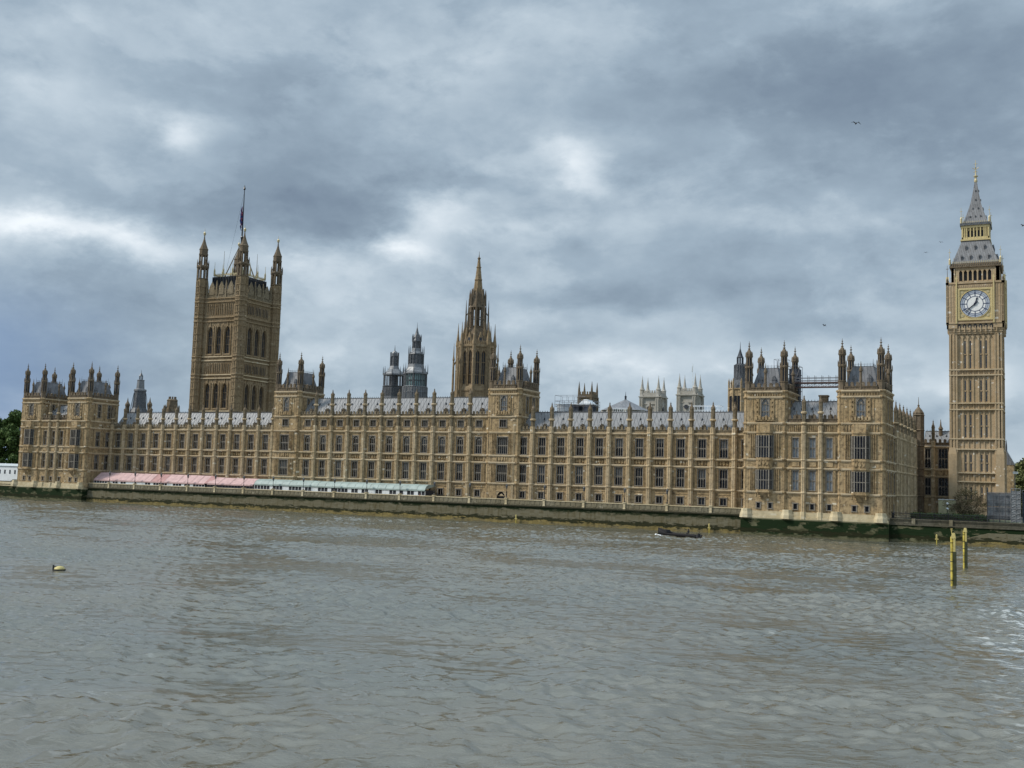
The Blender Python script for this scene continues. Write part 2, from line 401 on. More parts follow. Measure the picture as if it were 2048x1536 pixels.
class MB:
    def __init__(s):
        s.v = []; s.f = []; s.mi = []; s.m = 0

    def face(s, pts):
        n = len(s.v); s.v.extend(pts); s.f.append(tuple(range(n, n + len(pts)))); s.mi.append(s.m)

    def box(s, F, u0, u1, d0, d1, z0, z1):
        if u0 > u1: u0, u1 = u1, u0
        if d0 > d1: d0, d1 = d1, d0
        n = len(s.v)
        for z in (z0, z1):
            for (u, d) in ((u0, d1), (u1, d1), (u1, d0), (u0, d0)): s.v.append(F.pt(u, d, z))
        for q in ((3, 2, 1, 0), (4, 5, 6, 7), (0, 1, 5, 4), (1, 2, 6, 5), (2, 3, 7, 6), (3, 0, 4, 7)):
            s.f.append(tuple(n + i for i in q)); s.mi.append(s.m)

    def wedge(s, F, u0, u1, d0, d1, z0, z1, ins_u, ins_d):
        """box with a smaller top"""
        n = len(s.v)
        for (u, d) in ((u0, d1), (u1, d1), (u1, d0), (u0, d0)): s.v.append(F.pt(u, d, z0))
        for (u, d) in ((u0 + ins_u, d1 - ins_d), (u1 - ins_u, d1 - ins_d), (u1 - ins_u, d0 + ins_d), (u0 + ins_u, d0 + ins_d)): s.v.append(F.pt(u, d, z1))
        for q in ((3, 2, 1, 0), (4, 5, 6, 7), (0, 1, 5, 4), (1, 2, 6, 5), (2, 3, 7, 6), (3, 0, 4, 7)):
            s.f.append(tuple(n + i for i in q)); s.mi.append(s.m)

    def lathe(s, cx, cy, prof, n=8, rot=None, caps=True):
        """prof: list of (z, r) upward; rings of n sides"""
        if rot is None: rot = PI / n
        base = len(s.v)
        for z, r in prof:
            for k in range(n):
                a = rot + 2 * PI * k / n
                s.v.append((cx + r * math.cos(a), cy + r * math.sin(a), z))
        for i in range(len(prof) - 1):
            for k in range(n):
                a = base + i * n + k; b = base + i * n + (k + 1) % n
                s.f.append((a, b, b + n, a + n)); s.mi.append(s.m)
        if caps:
            s.f.append(tuple(base + k for k in reversed(range(n)))); s.mi.append(s.m)
            t = base + (len(prof) - 1) * n
            s.f.append(tuple(t + k for k in range(n))); s.mi.append(s.m)

    def poly(s, F, pts, d0, d1):
        """extrude a polygon drawn in (u, z), counter-clockwise seen from outside, from d0 (back) to d1 (front)"""
        n = len(s.v); k = len(pts)
        for (u, z) in pts: s.v.append(F.pt(u, d1, z))
        for (u, z) in pts: s.v.append(F.pt(u, d0, z))
        s.f.append(tuple(range(n, n + k))); s.mi.append(s.m)
        s.f.append(tuple(reversed(range(n + k, n + 2 * k)))); s.mi.append(s.m)
        for i in range(k):
            j = (i + 1) % k
            s.f.append((n + j, n + i, n + k + i, n + k + j)); s.mi.append(s.m)

    def tube(s, p, q, r, n=6, r2=None):
        p, q = Vector(p), Vector(q); a = (q - p)
        if a.length < 1e-6: return
        a.normalize(); h = Vector((0, 0, 1)) if abs(a.z) < .9 else Vector((1, 0, 0))
        e = a.cross(h).normalized(); g = a.cross(e); r2 = r if r2 is None else r2
        b = len(s.v)
        for c, rr in ((p, r), (q, r2)):
            for k in range(n):
                t = 2 * PI * k / n
                s.v.append(tuple(c + e * (rr * math.cos(t)) + g * (rr * math.sin(t))))
        for k in range(n):
            s.f.append((b + k, b + (k + 1) % n, b + n + (k + 1) % n, b + n + k)); s.mi.append(s.m)
        s.f.append(tuple(b + k for k in reversed(range(n)))); s.mi.append(s.m)
        s.f.append(tuple(b + n + k for k in range(n))); s.mi.append(s.m)

    def mesh(s, name, mats, org=(0, 0, 0), smooth=False):
        me = bpy.data.meshes.new(name)
        o = org
        me.from_pydata([(x - o[0], y - o[1], z - o[2]) for x, y, z in s.v], [], s.f)
        if isinstance(mats, str): mats = [mats]
        for k in mats: me.materials.append(MAT[k])
        if len(mats) > 1: me.polygons.foreach_set('material_index', s.mi)
        if smooth: me.polygons.foreach_set('use_smooth', [True] * len(s.f))
        me.validate(); me.update()
        return me

    def build(s, name, mats, parent=None, smooth=False, org=None):
        o0 = parent_world(parent) if parent is not None else (org or (0, 0, 0))
        ob = bpy.data.objects.new(name, s.mesh(name, mats, o0, smooth)); COL.objects.link(ob)
        if parent is not None: ob.parent = parent
        else: ob.location = o0
        return ob


def parent_world(p):
    l = Vector(p.location)
    while p.parent: p = p.parent; l += Vector(p.location)
    return tuple(l)


def tag(o, label=None, cat=None, group=None, kind=None):
    if label: o['label'] = label
    if cat: o['category'] = cat
    if group: o['group'] = group
    if kind: o['kind'] = kind
    return o


def thing(name, label, cat, loc, group=None):
    o = bpy.data.objects.new(name, None); COL.objects.link(o); o.location = loc; o.empty_display_size = 1
    return tag(o, label, cat, group)


def inst(name, me, parent, F, u, d, z, extra=0.):
    """a part sharing mesh data, placed in a facade frame"""
    o = bpy.data.objects.new(name, me); COL.objects.link(o)
    if parent is not None: o.parent = parent
    b = parent_world(parent) if parent is not None else (0, 0, 0)
    p = F.pt(u, d, z)
    o.location = (p[0] - b[0], p[1] - b[1], p[2] - b[2]); o.rotation_euler = (0, 0, F.a + extra)
    return o


def sub(name, me, parent, loc=(0, 0, 0)):
    o = bpy.data.objects.new(name, me); COL.objects.link(o); o.parent = parent; o.location = loc
    return o


# ------------------------------------------------------------------ gothic kit
REV = .45          # depth of window reveals
_win = {}
_misc = {}
BL = random.Random(17)


def arch_pts(w, z0, z1, k=.55, n=5):
    """points of a pointed arch from left springing over the apex to the right springing"""
    L = []
    h = z1 - z0
    for i in range(n + 1):
        t = i / n
        x = -w / 2 + (w / 2) * t
        z = z0 + h * math.sin(t * PI / 2) ** .85 if False else z0 + h * (1 - (1 - t) ** 1.9)
        L.append((x, z))
    R = [(-x, z) for x, z in reversed(L[:-1])]
    return L + R


def win_meshes(w, h, nl=3, trans=(.5,), arch=False, surround=.16, glass='glass', head=True, mat='mullion'):
    """window frame with mullions, transom and tracery; and its glass pane.  origin: bottom centre, front plane d=0"""
    key = (round(w, 2), round(h, 2), nl, trans, arch, surround, glass, head, mat)
    if key in _win: return _win[key]
    a = MB()
    F = ID
    s = surround
    a.box(F, -w / 2 - s, -w / 2, -.02, .10, 0, h); a.box(F, w / 2, w / 2 + s, -.02, .10, 0, h)
    a.box(F, -w / 2 - s * 1.5, w / 2 + s * 1.5, -.02, .16, h, h + s)             # label mould
    a.box(F, -w / 2 - s * 1.2, w / 2 + s * 1.2, -.3, .18, -.16, 0)             # sill
    mw = .085
    for i in range(1, nl):
        x = -w / 2 + w * i / nl
        a.box(F, x - mw / 2, x + mw / 2, -.36, -.14, 0, h)
    for t in trans:
        a.box(F, -w / 2, w / 2, -.34, -.12, h * t - .07, h * t + .07)
    if head:
        lw = w / nl; hh = min(.75, lw * 1.1)
        for lvl in [h] + ([h * trans[-1] - .07] if trans else []):
            for i in range(nl):
                x0 = -w / 2 + lw * i; x1 = x0 + lw
                a.poly(F, [(x0, lvl), (x0, lvl - hh * .75), (x0 + lw * .5, lvl)], -.33, -.2)
                a.poly(F, [(x1, lvl), (x0 + lw * .5, lvl), (x1, lvl - hh * .75)], -.33, -.2)
    if arch:
        ah = min(h * .38, w * (.42 if h > 4.2 and w > 1.6 else .75))
        pts = arch_pts(w, h - ah, h)
        n = len(pts) // 2
        a.poly(F, [(-w / 2, h)] + pts[:n + 1], -.3, .03)
        a.poly(F, [(w / 2, h)] + pts[n:], -.3, .03)
        a.box(F, -w / 2, w / 2, -.33, -.2, h - ah - .06, h - ah + .06)
        a.poly(F, [(-w * .3, h - ah), (0, h - ah), (0, h - ah * .45)], -.33, -.2)
        a.poly(F, [(0, h - ah), (w * .3, h - ah), (0, h - ah * .45)][::1], -.33, -.2)
    fm = a.mesh('window', mat)
    g = MB(); g.box(F, -w / 2, w / 2, -.40, -.37, 0, h)
    gm = g.mesh('pane', glass)
    _win[key] = (fm, gm)
    return _win[key]


def window(parent, F, u, z, w, h, d=0., **kw):
    fm, gm = win_meshes(w, h, **kw)
    o = inst('window', fm, parent, F, u, d, z)
    sub('pane', gm, o)
    if h > 4 and w > 1.3 and kw.get('glass') is None and BL.random() < .3:      # a drawn blind behind the glass
        k = BL.choice((.25, .45, .5, .6)); key = ('drawn', round(w, 2), round(h, 2), k)
        if key not in _misc:
            b = MB(); b.box(ID, -w / 2 + .05, w / 2 - .05, -.366, -.362, h * (1 - k), h); _misc[key] = b.mesh('blind', 'blind_dull')
        sub('blind', _misc[key], o)
    return o


def wall_face(mb, F, u0, u1, z0, z1, ops, d=0., rev=REV):
    """front skin with rectangular openings (u, z, w, h) and their reveals"""
    us = sorted({u0, u1} | {o[0] - o[2] / 2 for o in ops} | {o[0] + o[2] / 2 for o in ops})
    for a, b in zip(us[:-1], us[1:]):
        if b - a < 1e-4: continue
        mid = (a + b) / 2
        hs = sorted((o[1], o[1] + o[3]) for o in ops if abs(mid - o[0]) < o[2] / 2)
        z = z0
        for lo, hi in hs + [(z1, z1)]:
            if lo - z > 1e-4: mb.face([F.pt(a, d, z), F.pt(b, d, z), F.pt(b, d, lo), F.pt(a, d, lo)])
            z = hi
    for (u, z, w, h) in ops:
        a, b, c, e = u - w / 2, u + w / 2, z, z + h; q = d - rev
        mb.face([F.pt(a, d, c), F.pt(a, d, e), F.pt(a, q, e), F.pt(a, q, c)])
        mb.face([F.pt(b, q, c), F.pt(b, q, e), F.pt(b, d, e), F.pt(b, d, c)])
        mb.face([F.pt(a, d, e), F.pt(b, d, e), F.pt(b, q, e), F.pt(a, q, e)])
        mb.face([F.pt(a, q, c), F.pt(b, q, c), F.pt(b, d, c), F.pt(a, d, c)])


def merlons(mb, F, u0, u1, z0, zt, pitch=1.05, d0=-.28, d1=.02, pierced=True):
    """pierced gothic battlements: low panelled wall with raised merlons"""
    zm = z0 + (zt - z0) * .52
    L = u1 - u0; n = max(1, round(L / pitch)); p = L / n
    mb.box(F, u0, u1, d0, d1, z0, z0 + .22)
    mb.box(F, u0, u1, d0, d1 + .03, zm - .14, zm)
    mb.box(F, u0, u1, d0 + .08, d1 - .1, z0 + .22, zm - .14)
    for i in range(n):
        a = u0 + i * p
        mb.box(F, a + p * .0, a + p * .12, d0 + .05, d1 - .02, z0 + .22, zm - .14)
        mb.box(F, a + p * .5, a + p * .58, d0 + .05, d1 - .04, z0 + .22, zm - .14)
        mb.box(F, a + p * .16, a + p * .70, d0, d1, zm, zt - .1)
        mb.poly(F, [(a + p * .12, zt - .1), (a + p * .74, zt - .1), (a + p * .43, zt + .16)], d0 - .02, d1 + .03)


def tracery(mb, F, u0, u1, z0, z1, d=0., n=4, r=None):
    """carved heraldic panel: recessed lights, a shield, bosses"""
    w = u1 - u0; h = z1 - z0
    mb.box(F, u0, u0 + .1, d, d + .14, z0, z1); mb.box(F, u1 - .1, u1, d, d + .14, z0, z1)
    R = r or random
    for i in range(1, n):
        x = u0 + w * i / n
        mb.box(F, x - .05, x + .05, d, d + .10, z0, z1)
    c = (u0 + u1) / 2
    mb.poly(F, [(c - .32, z1 - .3), (c - .32, z0 + .6), (c, z0 + .22), (c + .32, z0 + .6), (c + .32, z1 - .3)][::-1][::-1], d, d + .24)
    for sx in (-1, 1):
        mb.poly(F, [(c + sx * .8 - .2, z0 + .3), (c + sx * .8 + .2, z0 + .3), (c + sx * .8 + .26, z0 + h * .55), (c + sx * .8, z1 - .25), (c + sx * .8 - .22, z0 + h * .6)], d, d + .2)
    for i in range(n):
        x = u0 + w * (i + .5) / n; lw = w / n
        mb.poly(F, [(x - lw / 2, z1), (x - lw / 2, z1 - .35), (x, z1)], d, d + .09)
        mb.poly(F, [(x + lw / 2, z1), (x, z1), (x + lw / 2, z1 - .35)], d, d + .09)


# levels shared by the whole river front
Z1, Z2, Z3, Z4, Z5 = 9.72, 15.06, 16.89, 22.88, 24.96


def course(mb, F, u0, u1, z, proud=.40, h=.30):
    mb.box(F, u0, u1, -.05, proud, z - h / 2, z + h / 2)
    mb.box(F, u0, u1, -.05, proud * .55, z - h / 2 - .22, z - h / 2)


def add_courses(parent, F, u0, u1, levels, mat='stone_light', proud=.40):
    for z in levels:
        mb = MB(); course(mb, F, u0, u1, z, proud); mb.build('string_course', mat, parent)


# buttress with an octagonal shaft and crocketed pinnacle; shared meshes
_but = {}


def buttress_meshes(zb, zt, ztip, r=.60, levels=()):
    key = (zb, zt, ztip, r, tuple(levels))
    if key in _but: return _but[key]
    m = MB(); F = ID
    H = zt - zb
    m.lathe(0, -.22, [(0, r + .18), (.5, r + .18), (.75, r), (24.4 - zb if zt > 24 else H, r)], 8)
    for z in levels:
        m.lathe(0, -.22, [(z - zb - .32, r + .02), (z - zb - .12, r + .17), (z - zb + .12, r + .17), (z - zb + .22, r + .02)], 8)
    for z in (7.6, 12.3, 19.8, 13.6, 18.4, 21.2):
        m.lathe(0, -.22, [(z - zb - .07, r + .06), (z - zb + .07, r + .06)], 8)
    # thin shafts on the angles
    for k in range(8):
        a = PI / 8 + PI / 4 * k
        if math.sin(a) < .4:
            m.lathe((r + .02) * math.cos(a), -.22 + (r + .02) * math.sin(a), [(.8, .07), ((24.2 if zt > 24 else zt) - zb, .07)], 4)
    top = MB()
    zs = 24.4 - zb
    r2 = r * .74
    sh = zt - zb
    m.m = 1
    m.lathe(0, -.22, [(zs, r2), (sh, r2)], 8)
    for k in range(8):
        a = PI / 8 + PI / 4 * k
        m.lathe((r2 + .02) * math.cos(a), -.22 + (r2 + .02) * math.sin(a), [(zs + .2, .06), (sh - .1, .06)], 4)
    m.lathe(0, -.22, [(sh - .12, r2 + .12), (sh + .12, r2 + .14)], 8)
    m.lathe(0, -.22, [(zs + (sh - zs) * .5, r2 + .08), (zs + (sh - zs) * .5 + .16, r2 + .08)], 8)
    th = ztip - zt
    top.lathe(0, -.22, [(0.12, r2 + .04), (.12 + th * .16, r2 * .98), (th * .42, r2 * .55), (th * .62, .16), (th * .72, .09), (th * .74, .2), (th * .80, .2), (th * .82, .07), (th * 1.0, .04)], 8)
    for k in range(4):
        a = PI / 4 + PI / 2 * k
        top.lathe(r2 * math.cos(a), -.22 + r2 * math.sin(a), [(.1, .12), (th * .18, .12), (th * .32, .02)], 4)
    _but[key] = (m.mesh('buttress', ['stone_buttress', 'stone_weathered']), top.mesh('pinnacle', 'stone_grimy'))
    return _but[key]


def buttress(parent, F, u, zb, zt, ztip, r=.6, levels=(), d=0.):
    bm, tm = buttress_meshes(zb, zt, ztip, r, levels)
    o = inst('buttress', bm, parent, F, u, d, zb)
    sub('pinnacle', tm, o, (0, 0, zt - zb))
    return o



def dormer(parent, F, u, d, z):
    if 'dormer' not in _misc:
        m = MB(); F0 = ID
        m.box(F0, -.55, .55, -1.6, 0, 0, .95)
        m.poly(F0, [(-.72, .95), (.72, .95), (0, 2.0)], -1.6, .06)
        m.box(F0, -.06, .06, -.06, .04, 1.9, 3.2); m.box(F0, -.2, .2, -.05, .03, 2.75, 2.9)
        m.box(F0, -.75, -.6, -.1, .05, 0, 1.7); m.box(F0, .6, .75, -.1, .05, 0, 1.7)
        _misc['dormer'] = m.mesh('dormer', 'stone_grimy')
    o = inst('dormer', _misc['dormer'], parent, F, u, d, z); o.scale = (.62, .8, .62); return o


def gable_roof(parent, F, u0, u1, d_eave, d_ridge, ze, zr, mat='roof_iron', vents=0, crest=True, dback=None):
    m = MB(); db = dback if dback is not None else 2 * d_ridge - d_eave
    a = F.pt
    m.face([a(u0, d_eave, ze), a(u1, d_eave, ze), a(u1, d_ridge, zr), a(u0, d_ridge, zr)])
    m.face([a(u1, db, ze), a(u0, db, ze), a(u0, d_ridge, zr), a(u1, d_ridge, zr)])
    m.face([a(u0, db, ze), a(u0, d_eave, ze), a(u0, d_ridge, zr)])
    m.face([a(u1, d_eave, ze), a(u1, db, ze), a(u1, d_ridge, zr)])
    n = int((u1 - u0) / 1.3)
    for i in range(n + 1):
        u = u0 + (u1 - u0) * i / n
        p0 = a(u, d_eave, ze + .02); p1 = a(u, d_ridge, zr + .02)
        m.tube(p0, p1, .06, 4)
    if vents:
        m.m = 1
        for i in range(vents):
            for off, t in ((.28, .62), (.72, .62)):
                u = u0 + (u1 - u0) * (i + off) / vents
                dd = d_eave + (d_ridge - d_eave) * t; zz = ze + (zr - ze) * t
                m.poly(Fr(*F.pt(u, dd, 0)[:2], F.a), [(-.17, zz - .1), (.17, zz - .1), (0, zz + .45)], -.3, .25)
        m.m = 0
    ob = m.build('roof', [mat, 'iron_dark'], parent)
    if crest:
        c = MB()
        c.box(F, u0, u1, d_ridge - .12, d_ridge + .12, zr - .05, zr + .12)
        k = int((u1 - u0) / .7)
        for i in range(k):
            u = u0 + (u1 - u0) * (i + .5) / k
            c.box(F, u - .06, u + .06, d_ridge - .04, d_ridge + .04, zr + .12, zr + .42)
        c.build('ridge_crest', 'iron_vent', ob) if False else None
        cc = c.mesh('ridge_crest', 'iron_vent', parent_world(parent))
        sub('ridge_crest', cc, ob)
    return ob


def bay_decor(mb, F, uc, hw, zwin, ww):
    """blind panelling either side of a window bay.  hw: half clear width, zwin: list of (z0, z1, ww)"""
    for z0, z1, w in zwin:
        e = w / 2 + .30
        for s in (-1, 1):
            for x in (e + .06, e + (hw - e) * .36, e + (hw - e) * .68, hw - .06):
                if x < hw: mb.box(F, uc + s * x - .06, uc + s * x + .06, 0, .26, z0 - .35, z1 + .35)
            zm = (z0 + z1) / 2
            a, b = sorted((uc + s * e, uc + s * hw))
            mb.box(F, a, b, 0, .14, zm - .07, zm + .07)
            # little canopied niche and a boss
            x = uc + s * (e + hw) / 2 + s * .28
            mb.poly(F, [(x - .16, z1 - .7), (x + .16, z1 - .7), (x, z1 - .2)], 0, .2)
            mb.box(F, x - .09, x + .09, 0, .2, zm + .45, zm + 1.25)
            mb.box(F, x - .14, x + .14, 0, .16, z0 + .15, z0 + .42)


def river_range(name, label, X0, n, pitch, Y, zb, tall, group=None, first_open=True, south_hidden=False):
    """a run of bays between towers"""
    T = thing(name, label, 'palace wing', (X0 + n * pitch / 2, Y, zb), group)
    F = Fr(X0, Y); L = n * pitch
    ztop = 27.0 if tall else Z4 + .25
    zpar = 28.35 if tall else 24.45
    ops = []
    for i in range(n):
        u = (i + .5) * pitch
        ops += [(u, 6.15, 1.45, 1.65), (u, 10.2, 1.8, 4.3), (u, 17.3, 1.8, 4.3), (u, Z2 + .2, 2.6, 1.42)]
        if tall: ops.append((u, 24.25, 1.8, 1.75))
    w = MB()
    wall_face(w, F, 0, L, zb - 1, ztop, ops)
    w.box(F, 0, L, -9.5, -REV, zb - 1, ztop)
    w.box(F, 0, L, 0, .35, zb - 1, zb + .75)
    hw = pitch / 2 - .72
    for i in range(n):
        u = (i + .5) * pitch
        bay_decor(w, F, u, hw, [(10.2, 14.5, 1.8), (17.3, 21.6, 1.8)], 1.8)
        tracery(w, F, u - 1.3, u + 1.3, Z2 + .2, Z3 - .21, -.34)
        for s in (-1, 1):
            w.box(F, u + s * 1.72 - .22, u + s * 1.72 + .22, 0, .1, Z2 + .3, Z3 - .3)
            w.box(F, u + s * 1.2 - .09, u + s * 1.2 + .09, 0, .13, Z1 - 2.2, Z1 - 1.95)
        w.box(F, u - hw, u + hw, 0, .10, 8.55, 8.72)
        w.poly(F, [(u - 1.0, 7.95), (u + 1.0, 7.95), (u + 1.0, 8.15), (u - 1.0, 8.15)], 0, .18)
        if tall:
            for s in (-1, 1):
                for x in (1.15, 1.45, 1.75):
                    w.box(F, u + s * x - .05, u + s * x + .05, 0, .1, 23.4, 26.5)
                w.box(F, u + s * 1.45 - .14, u + s * 1.45 + .14, 0, .2, 24.4, 25.5)
            w.box(F, u - 1.05, u + 1.05, 0, .16, 23.3, 23.95)
            for q in range(5): w.box(F, u - .9 + q * .4, u - .72 + q * .4, .16, .2, 23.35, 23.9)
    w.build('wall', 'stone', T)
    lv = [Z1, Z2, Z3, Z4] + ([27.0] if tall else [])
    add_courses(T, F, 0, L, lv)
    for i in range(n):
        u = (i + .5) * pitch
        window(T, F, u, 6.15, 1.45, 1.65, nl=2, trans=(), surround=.22)
        window(T, F, u, 10.2, 1.8, 4.3, nl=3)
        window(T, F, u, 17.3, 1.8, 4.3, nl=3, arch=tall)
        if tall: window(T, F, u, 24.25, 1.8, 1.75, nl=4, trans=())
    for i in range(n + 1):
        if tall and i in (0, n): continue
        if tall: buttress(T, F, i * pitch, zb, 33.0, 34.6, .60, tuple(lv) + (30.3,))
        else: buttress(T, F, i * pitch, zb, 28.8, 30.6, .60, tuple(lv) + (26.2,))
    p = MB(); z0 = ztop + .05
    merlons(p, F, 0, L, z0, zpar, 1.0)
    p.build('parapet', 'stone_weathered', T)
    ze, zr = (27.4, 32.5) if tall else (23.3, 28.45)
    gable_roof(T, F, 0, L, -.75, -5.3, ze, zr, 'roof_iron', n)
    for i in range(n): dormer(T, F, (i + .5) * pitch, -.95, ze + .75)
    return T


# ---- onion-capped corner turret; origin at the foot, cornice level zc (local heights)
def turret_meshes(zb, zc, r=.95, rise=11.4, mat='stone', levels=()):
    key = ('turret', zb, zc, r, rise, mat, tuple(levels))
    if key in _misc: return _misc[key]
    m = MB(); H = zc - zb
    m.lathe(0, 0, [(0, r + .35), (.9, r + .3), (1.3, r), (H, r)], 8)
    for z in levels:
        m.lathe(0, 0, [(z - zb - .35, r + .02), (z - zb - .14, r + .26), (z - zb + .14, r + .26), (z - zb + .26, r + .02)], 8)
    for z in (7.6, 12.3, 13.8, 19.8, 21.4, 27.6, 29.2):
        if z < zc - 1: m.lathe(0, 0, [(z - zb - .07, r + .06), (z - zb + .07, r + .06)], 8)
    for k in range(8):
        a = PI / 8 + PI / 4 * k
        m.lathe(r * math.cos(a), r * math.sin(a), [(1.4, .08), (H, .08)], 4)
    k_ = rise / 11.4
    t = MB()
    S = lambda z: z * k_
    # solid drum, tall slotted stage, waist, upper stage, cap cornice
    t.lathe(0, 0, [(0, r), (S(2.1), r)], 8)
    t.lathe(0, 0, [(S(2.1), r + .12), (S(2.3), r + .12)], 8)
    t.m = 1; t.lathe(0, 0, [(S(2.3), r * .72), (S(8.2), r * .55)], 8); t.m = 0
    for k in range(8):
        a = PI / 8 + PI / 4 * k
        t.lathe(r * .90 * math.cos(a), r * .90 * math.sin(a), [(S(2.3), .15), (S(5.6), .15)], 4)
        t.lathe(r * .72 * math.cos(a), r * .72 * math.sin(a), [(S(5.7), .13), (S(8.1), .12)], 4)
        t.lathe((r + .08) * math.cos(a), (r + .08) * math.sin(a), [(S(5.5), .1), (S(6.3), .1), (S(6.8), .02)], 4)
    t.lathe(0, 0, [(S(5.2), r * .95), (S(5.5), r + .16), (S(5.75), r + .12), (S(5.9), r * .8)], 8)
    t.lathe(0, 0, [(S(7.7), r * .8), (S(8.05), r + .04), (S(8.3), r + .04)], 8)
    c = MB()
    c.lathe(0, 0, [(S(8.3), r * .84), (S(8.6), r * .86), (S(8.95), r * .74), (S(9.4), r * .46), (S(9.75), .2), (S(9.8), .36), (S(9.9), .34), (S(9.95), .15), (S(10.35), .13), (S(10.4), .32), (S(10.55), .3), (S(10.6), .1), (S(10.9), .09), (S(10.95), .22), (S(11.05), .2), (S(11.1), .06), (S(11.6), .04)], 8)
    for k in range(8):
        a = PI / 8 + PI / 4 * k
        c.lathe((r * .86) * math.cos(a), (r * .86) * math.sin(a), [(S(8.2), .15), (S(8.7), .13), (S(9.2), .02)], 4)
    _misc[key] = (m.mesh('turret', mat), t.mesh('turret_lantern', ['stone_grimy', 'iron_dark']), c.mesh('turret_cap', 'stone_grimy'))
    return _misc[key]


def turret(parent, x, y, zb, zc, r=.95, rise=11.4, levels=(), mat='stone'):
    a, b, c = turret_meshes(zb, zc, r, rise, mat, levels)
    o = inst('turret', a, parent, ID, x, -y, zb)
    for q in (sub('lantern', b, o, (0, 0, zc - zb)), sub('onion_cap', c, o, (0, 0, zc - zb))): q.scale = (.88, .88, 1)
    return o


def hip_roof(parent, x0, x1, y0, y1, z0, z1, ix, iy, mat='roof_slate'):
    m = MB(); F = Fr(0, 0)
    m.wedge(F, x0, x1, -y1, -y0, z0, z1, ix, iy)
    r = m.build('roof', mat, parent)
    c = MB()
    cx0, cx1, cy0, cy1 = x0 + ix, x1 - ix, y0 + iy, y1 - iy
    for (a, b, e, f) in ((cx0, cx1, cy0, cy0), (cx0, cx1, cy1, cy1), (cx0, cx0, cy0, cy1), (cx1, cx1, cy0, cy1)):
        L = math.hypot(b - a, f - e); k = max(2, int(L / .6))
        c.tube((a, e, z1 + .08), (b, f, z1 + .08), .06, 4)
        c.tube((a, e, z1 + .55), (b, f, z1 + .55), .03, 4)
        for i in range(k + 1):
            x = a + (b - a) * i / k; y = e + (f - e) * i / k
            c.tube((x, y, z1), (x, y, z1 + .85), .04, 4, .01)
    for (x, y) in ((cx0, cy0), (cx1, cy0), (cx0, cy1), (cx1, cy1)): c.tube((x, y, z1), (x, y, z1 + 1.7), .09, 4, .02)
    sub('ridge_crest', c.mesh('ridge_crest', 'iron_vent', parent_world(parent)), r)
    for (F, L) in ((Fr(x0 + .9, y0), x1 - x0 - 1.8), (Fr(x1, y0 + .9, PI / 2), y1 - y0 - 1.8)):
        for q in (.22, .78):
            d = MB(); hz = z0 + (z1 - z0) * .30; dd = -(ix if F.a else iy) * .36
            G = Fr(*F.pt(L * q, dd, 0)[:2], F.a)
            d.box(G, -.45, .45, -1.0, .15, hz, hz + .9); d.poly(G, [(-.55, hz + .9), (.55, hz + .9), (0, hz + 1.9)], -1.0, .22)
            d.build('dormer', 'roof_slate', parent)
    return r


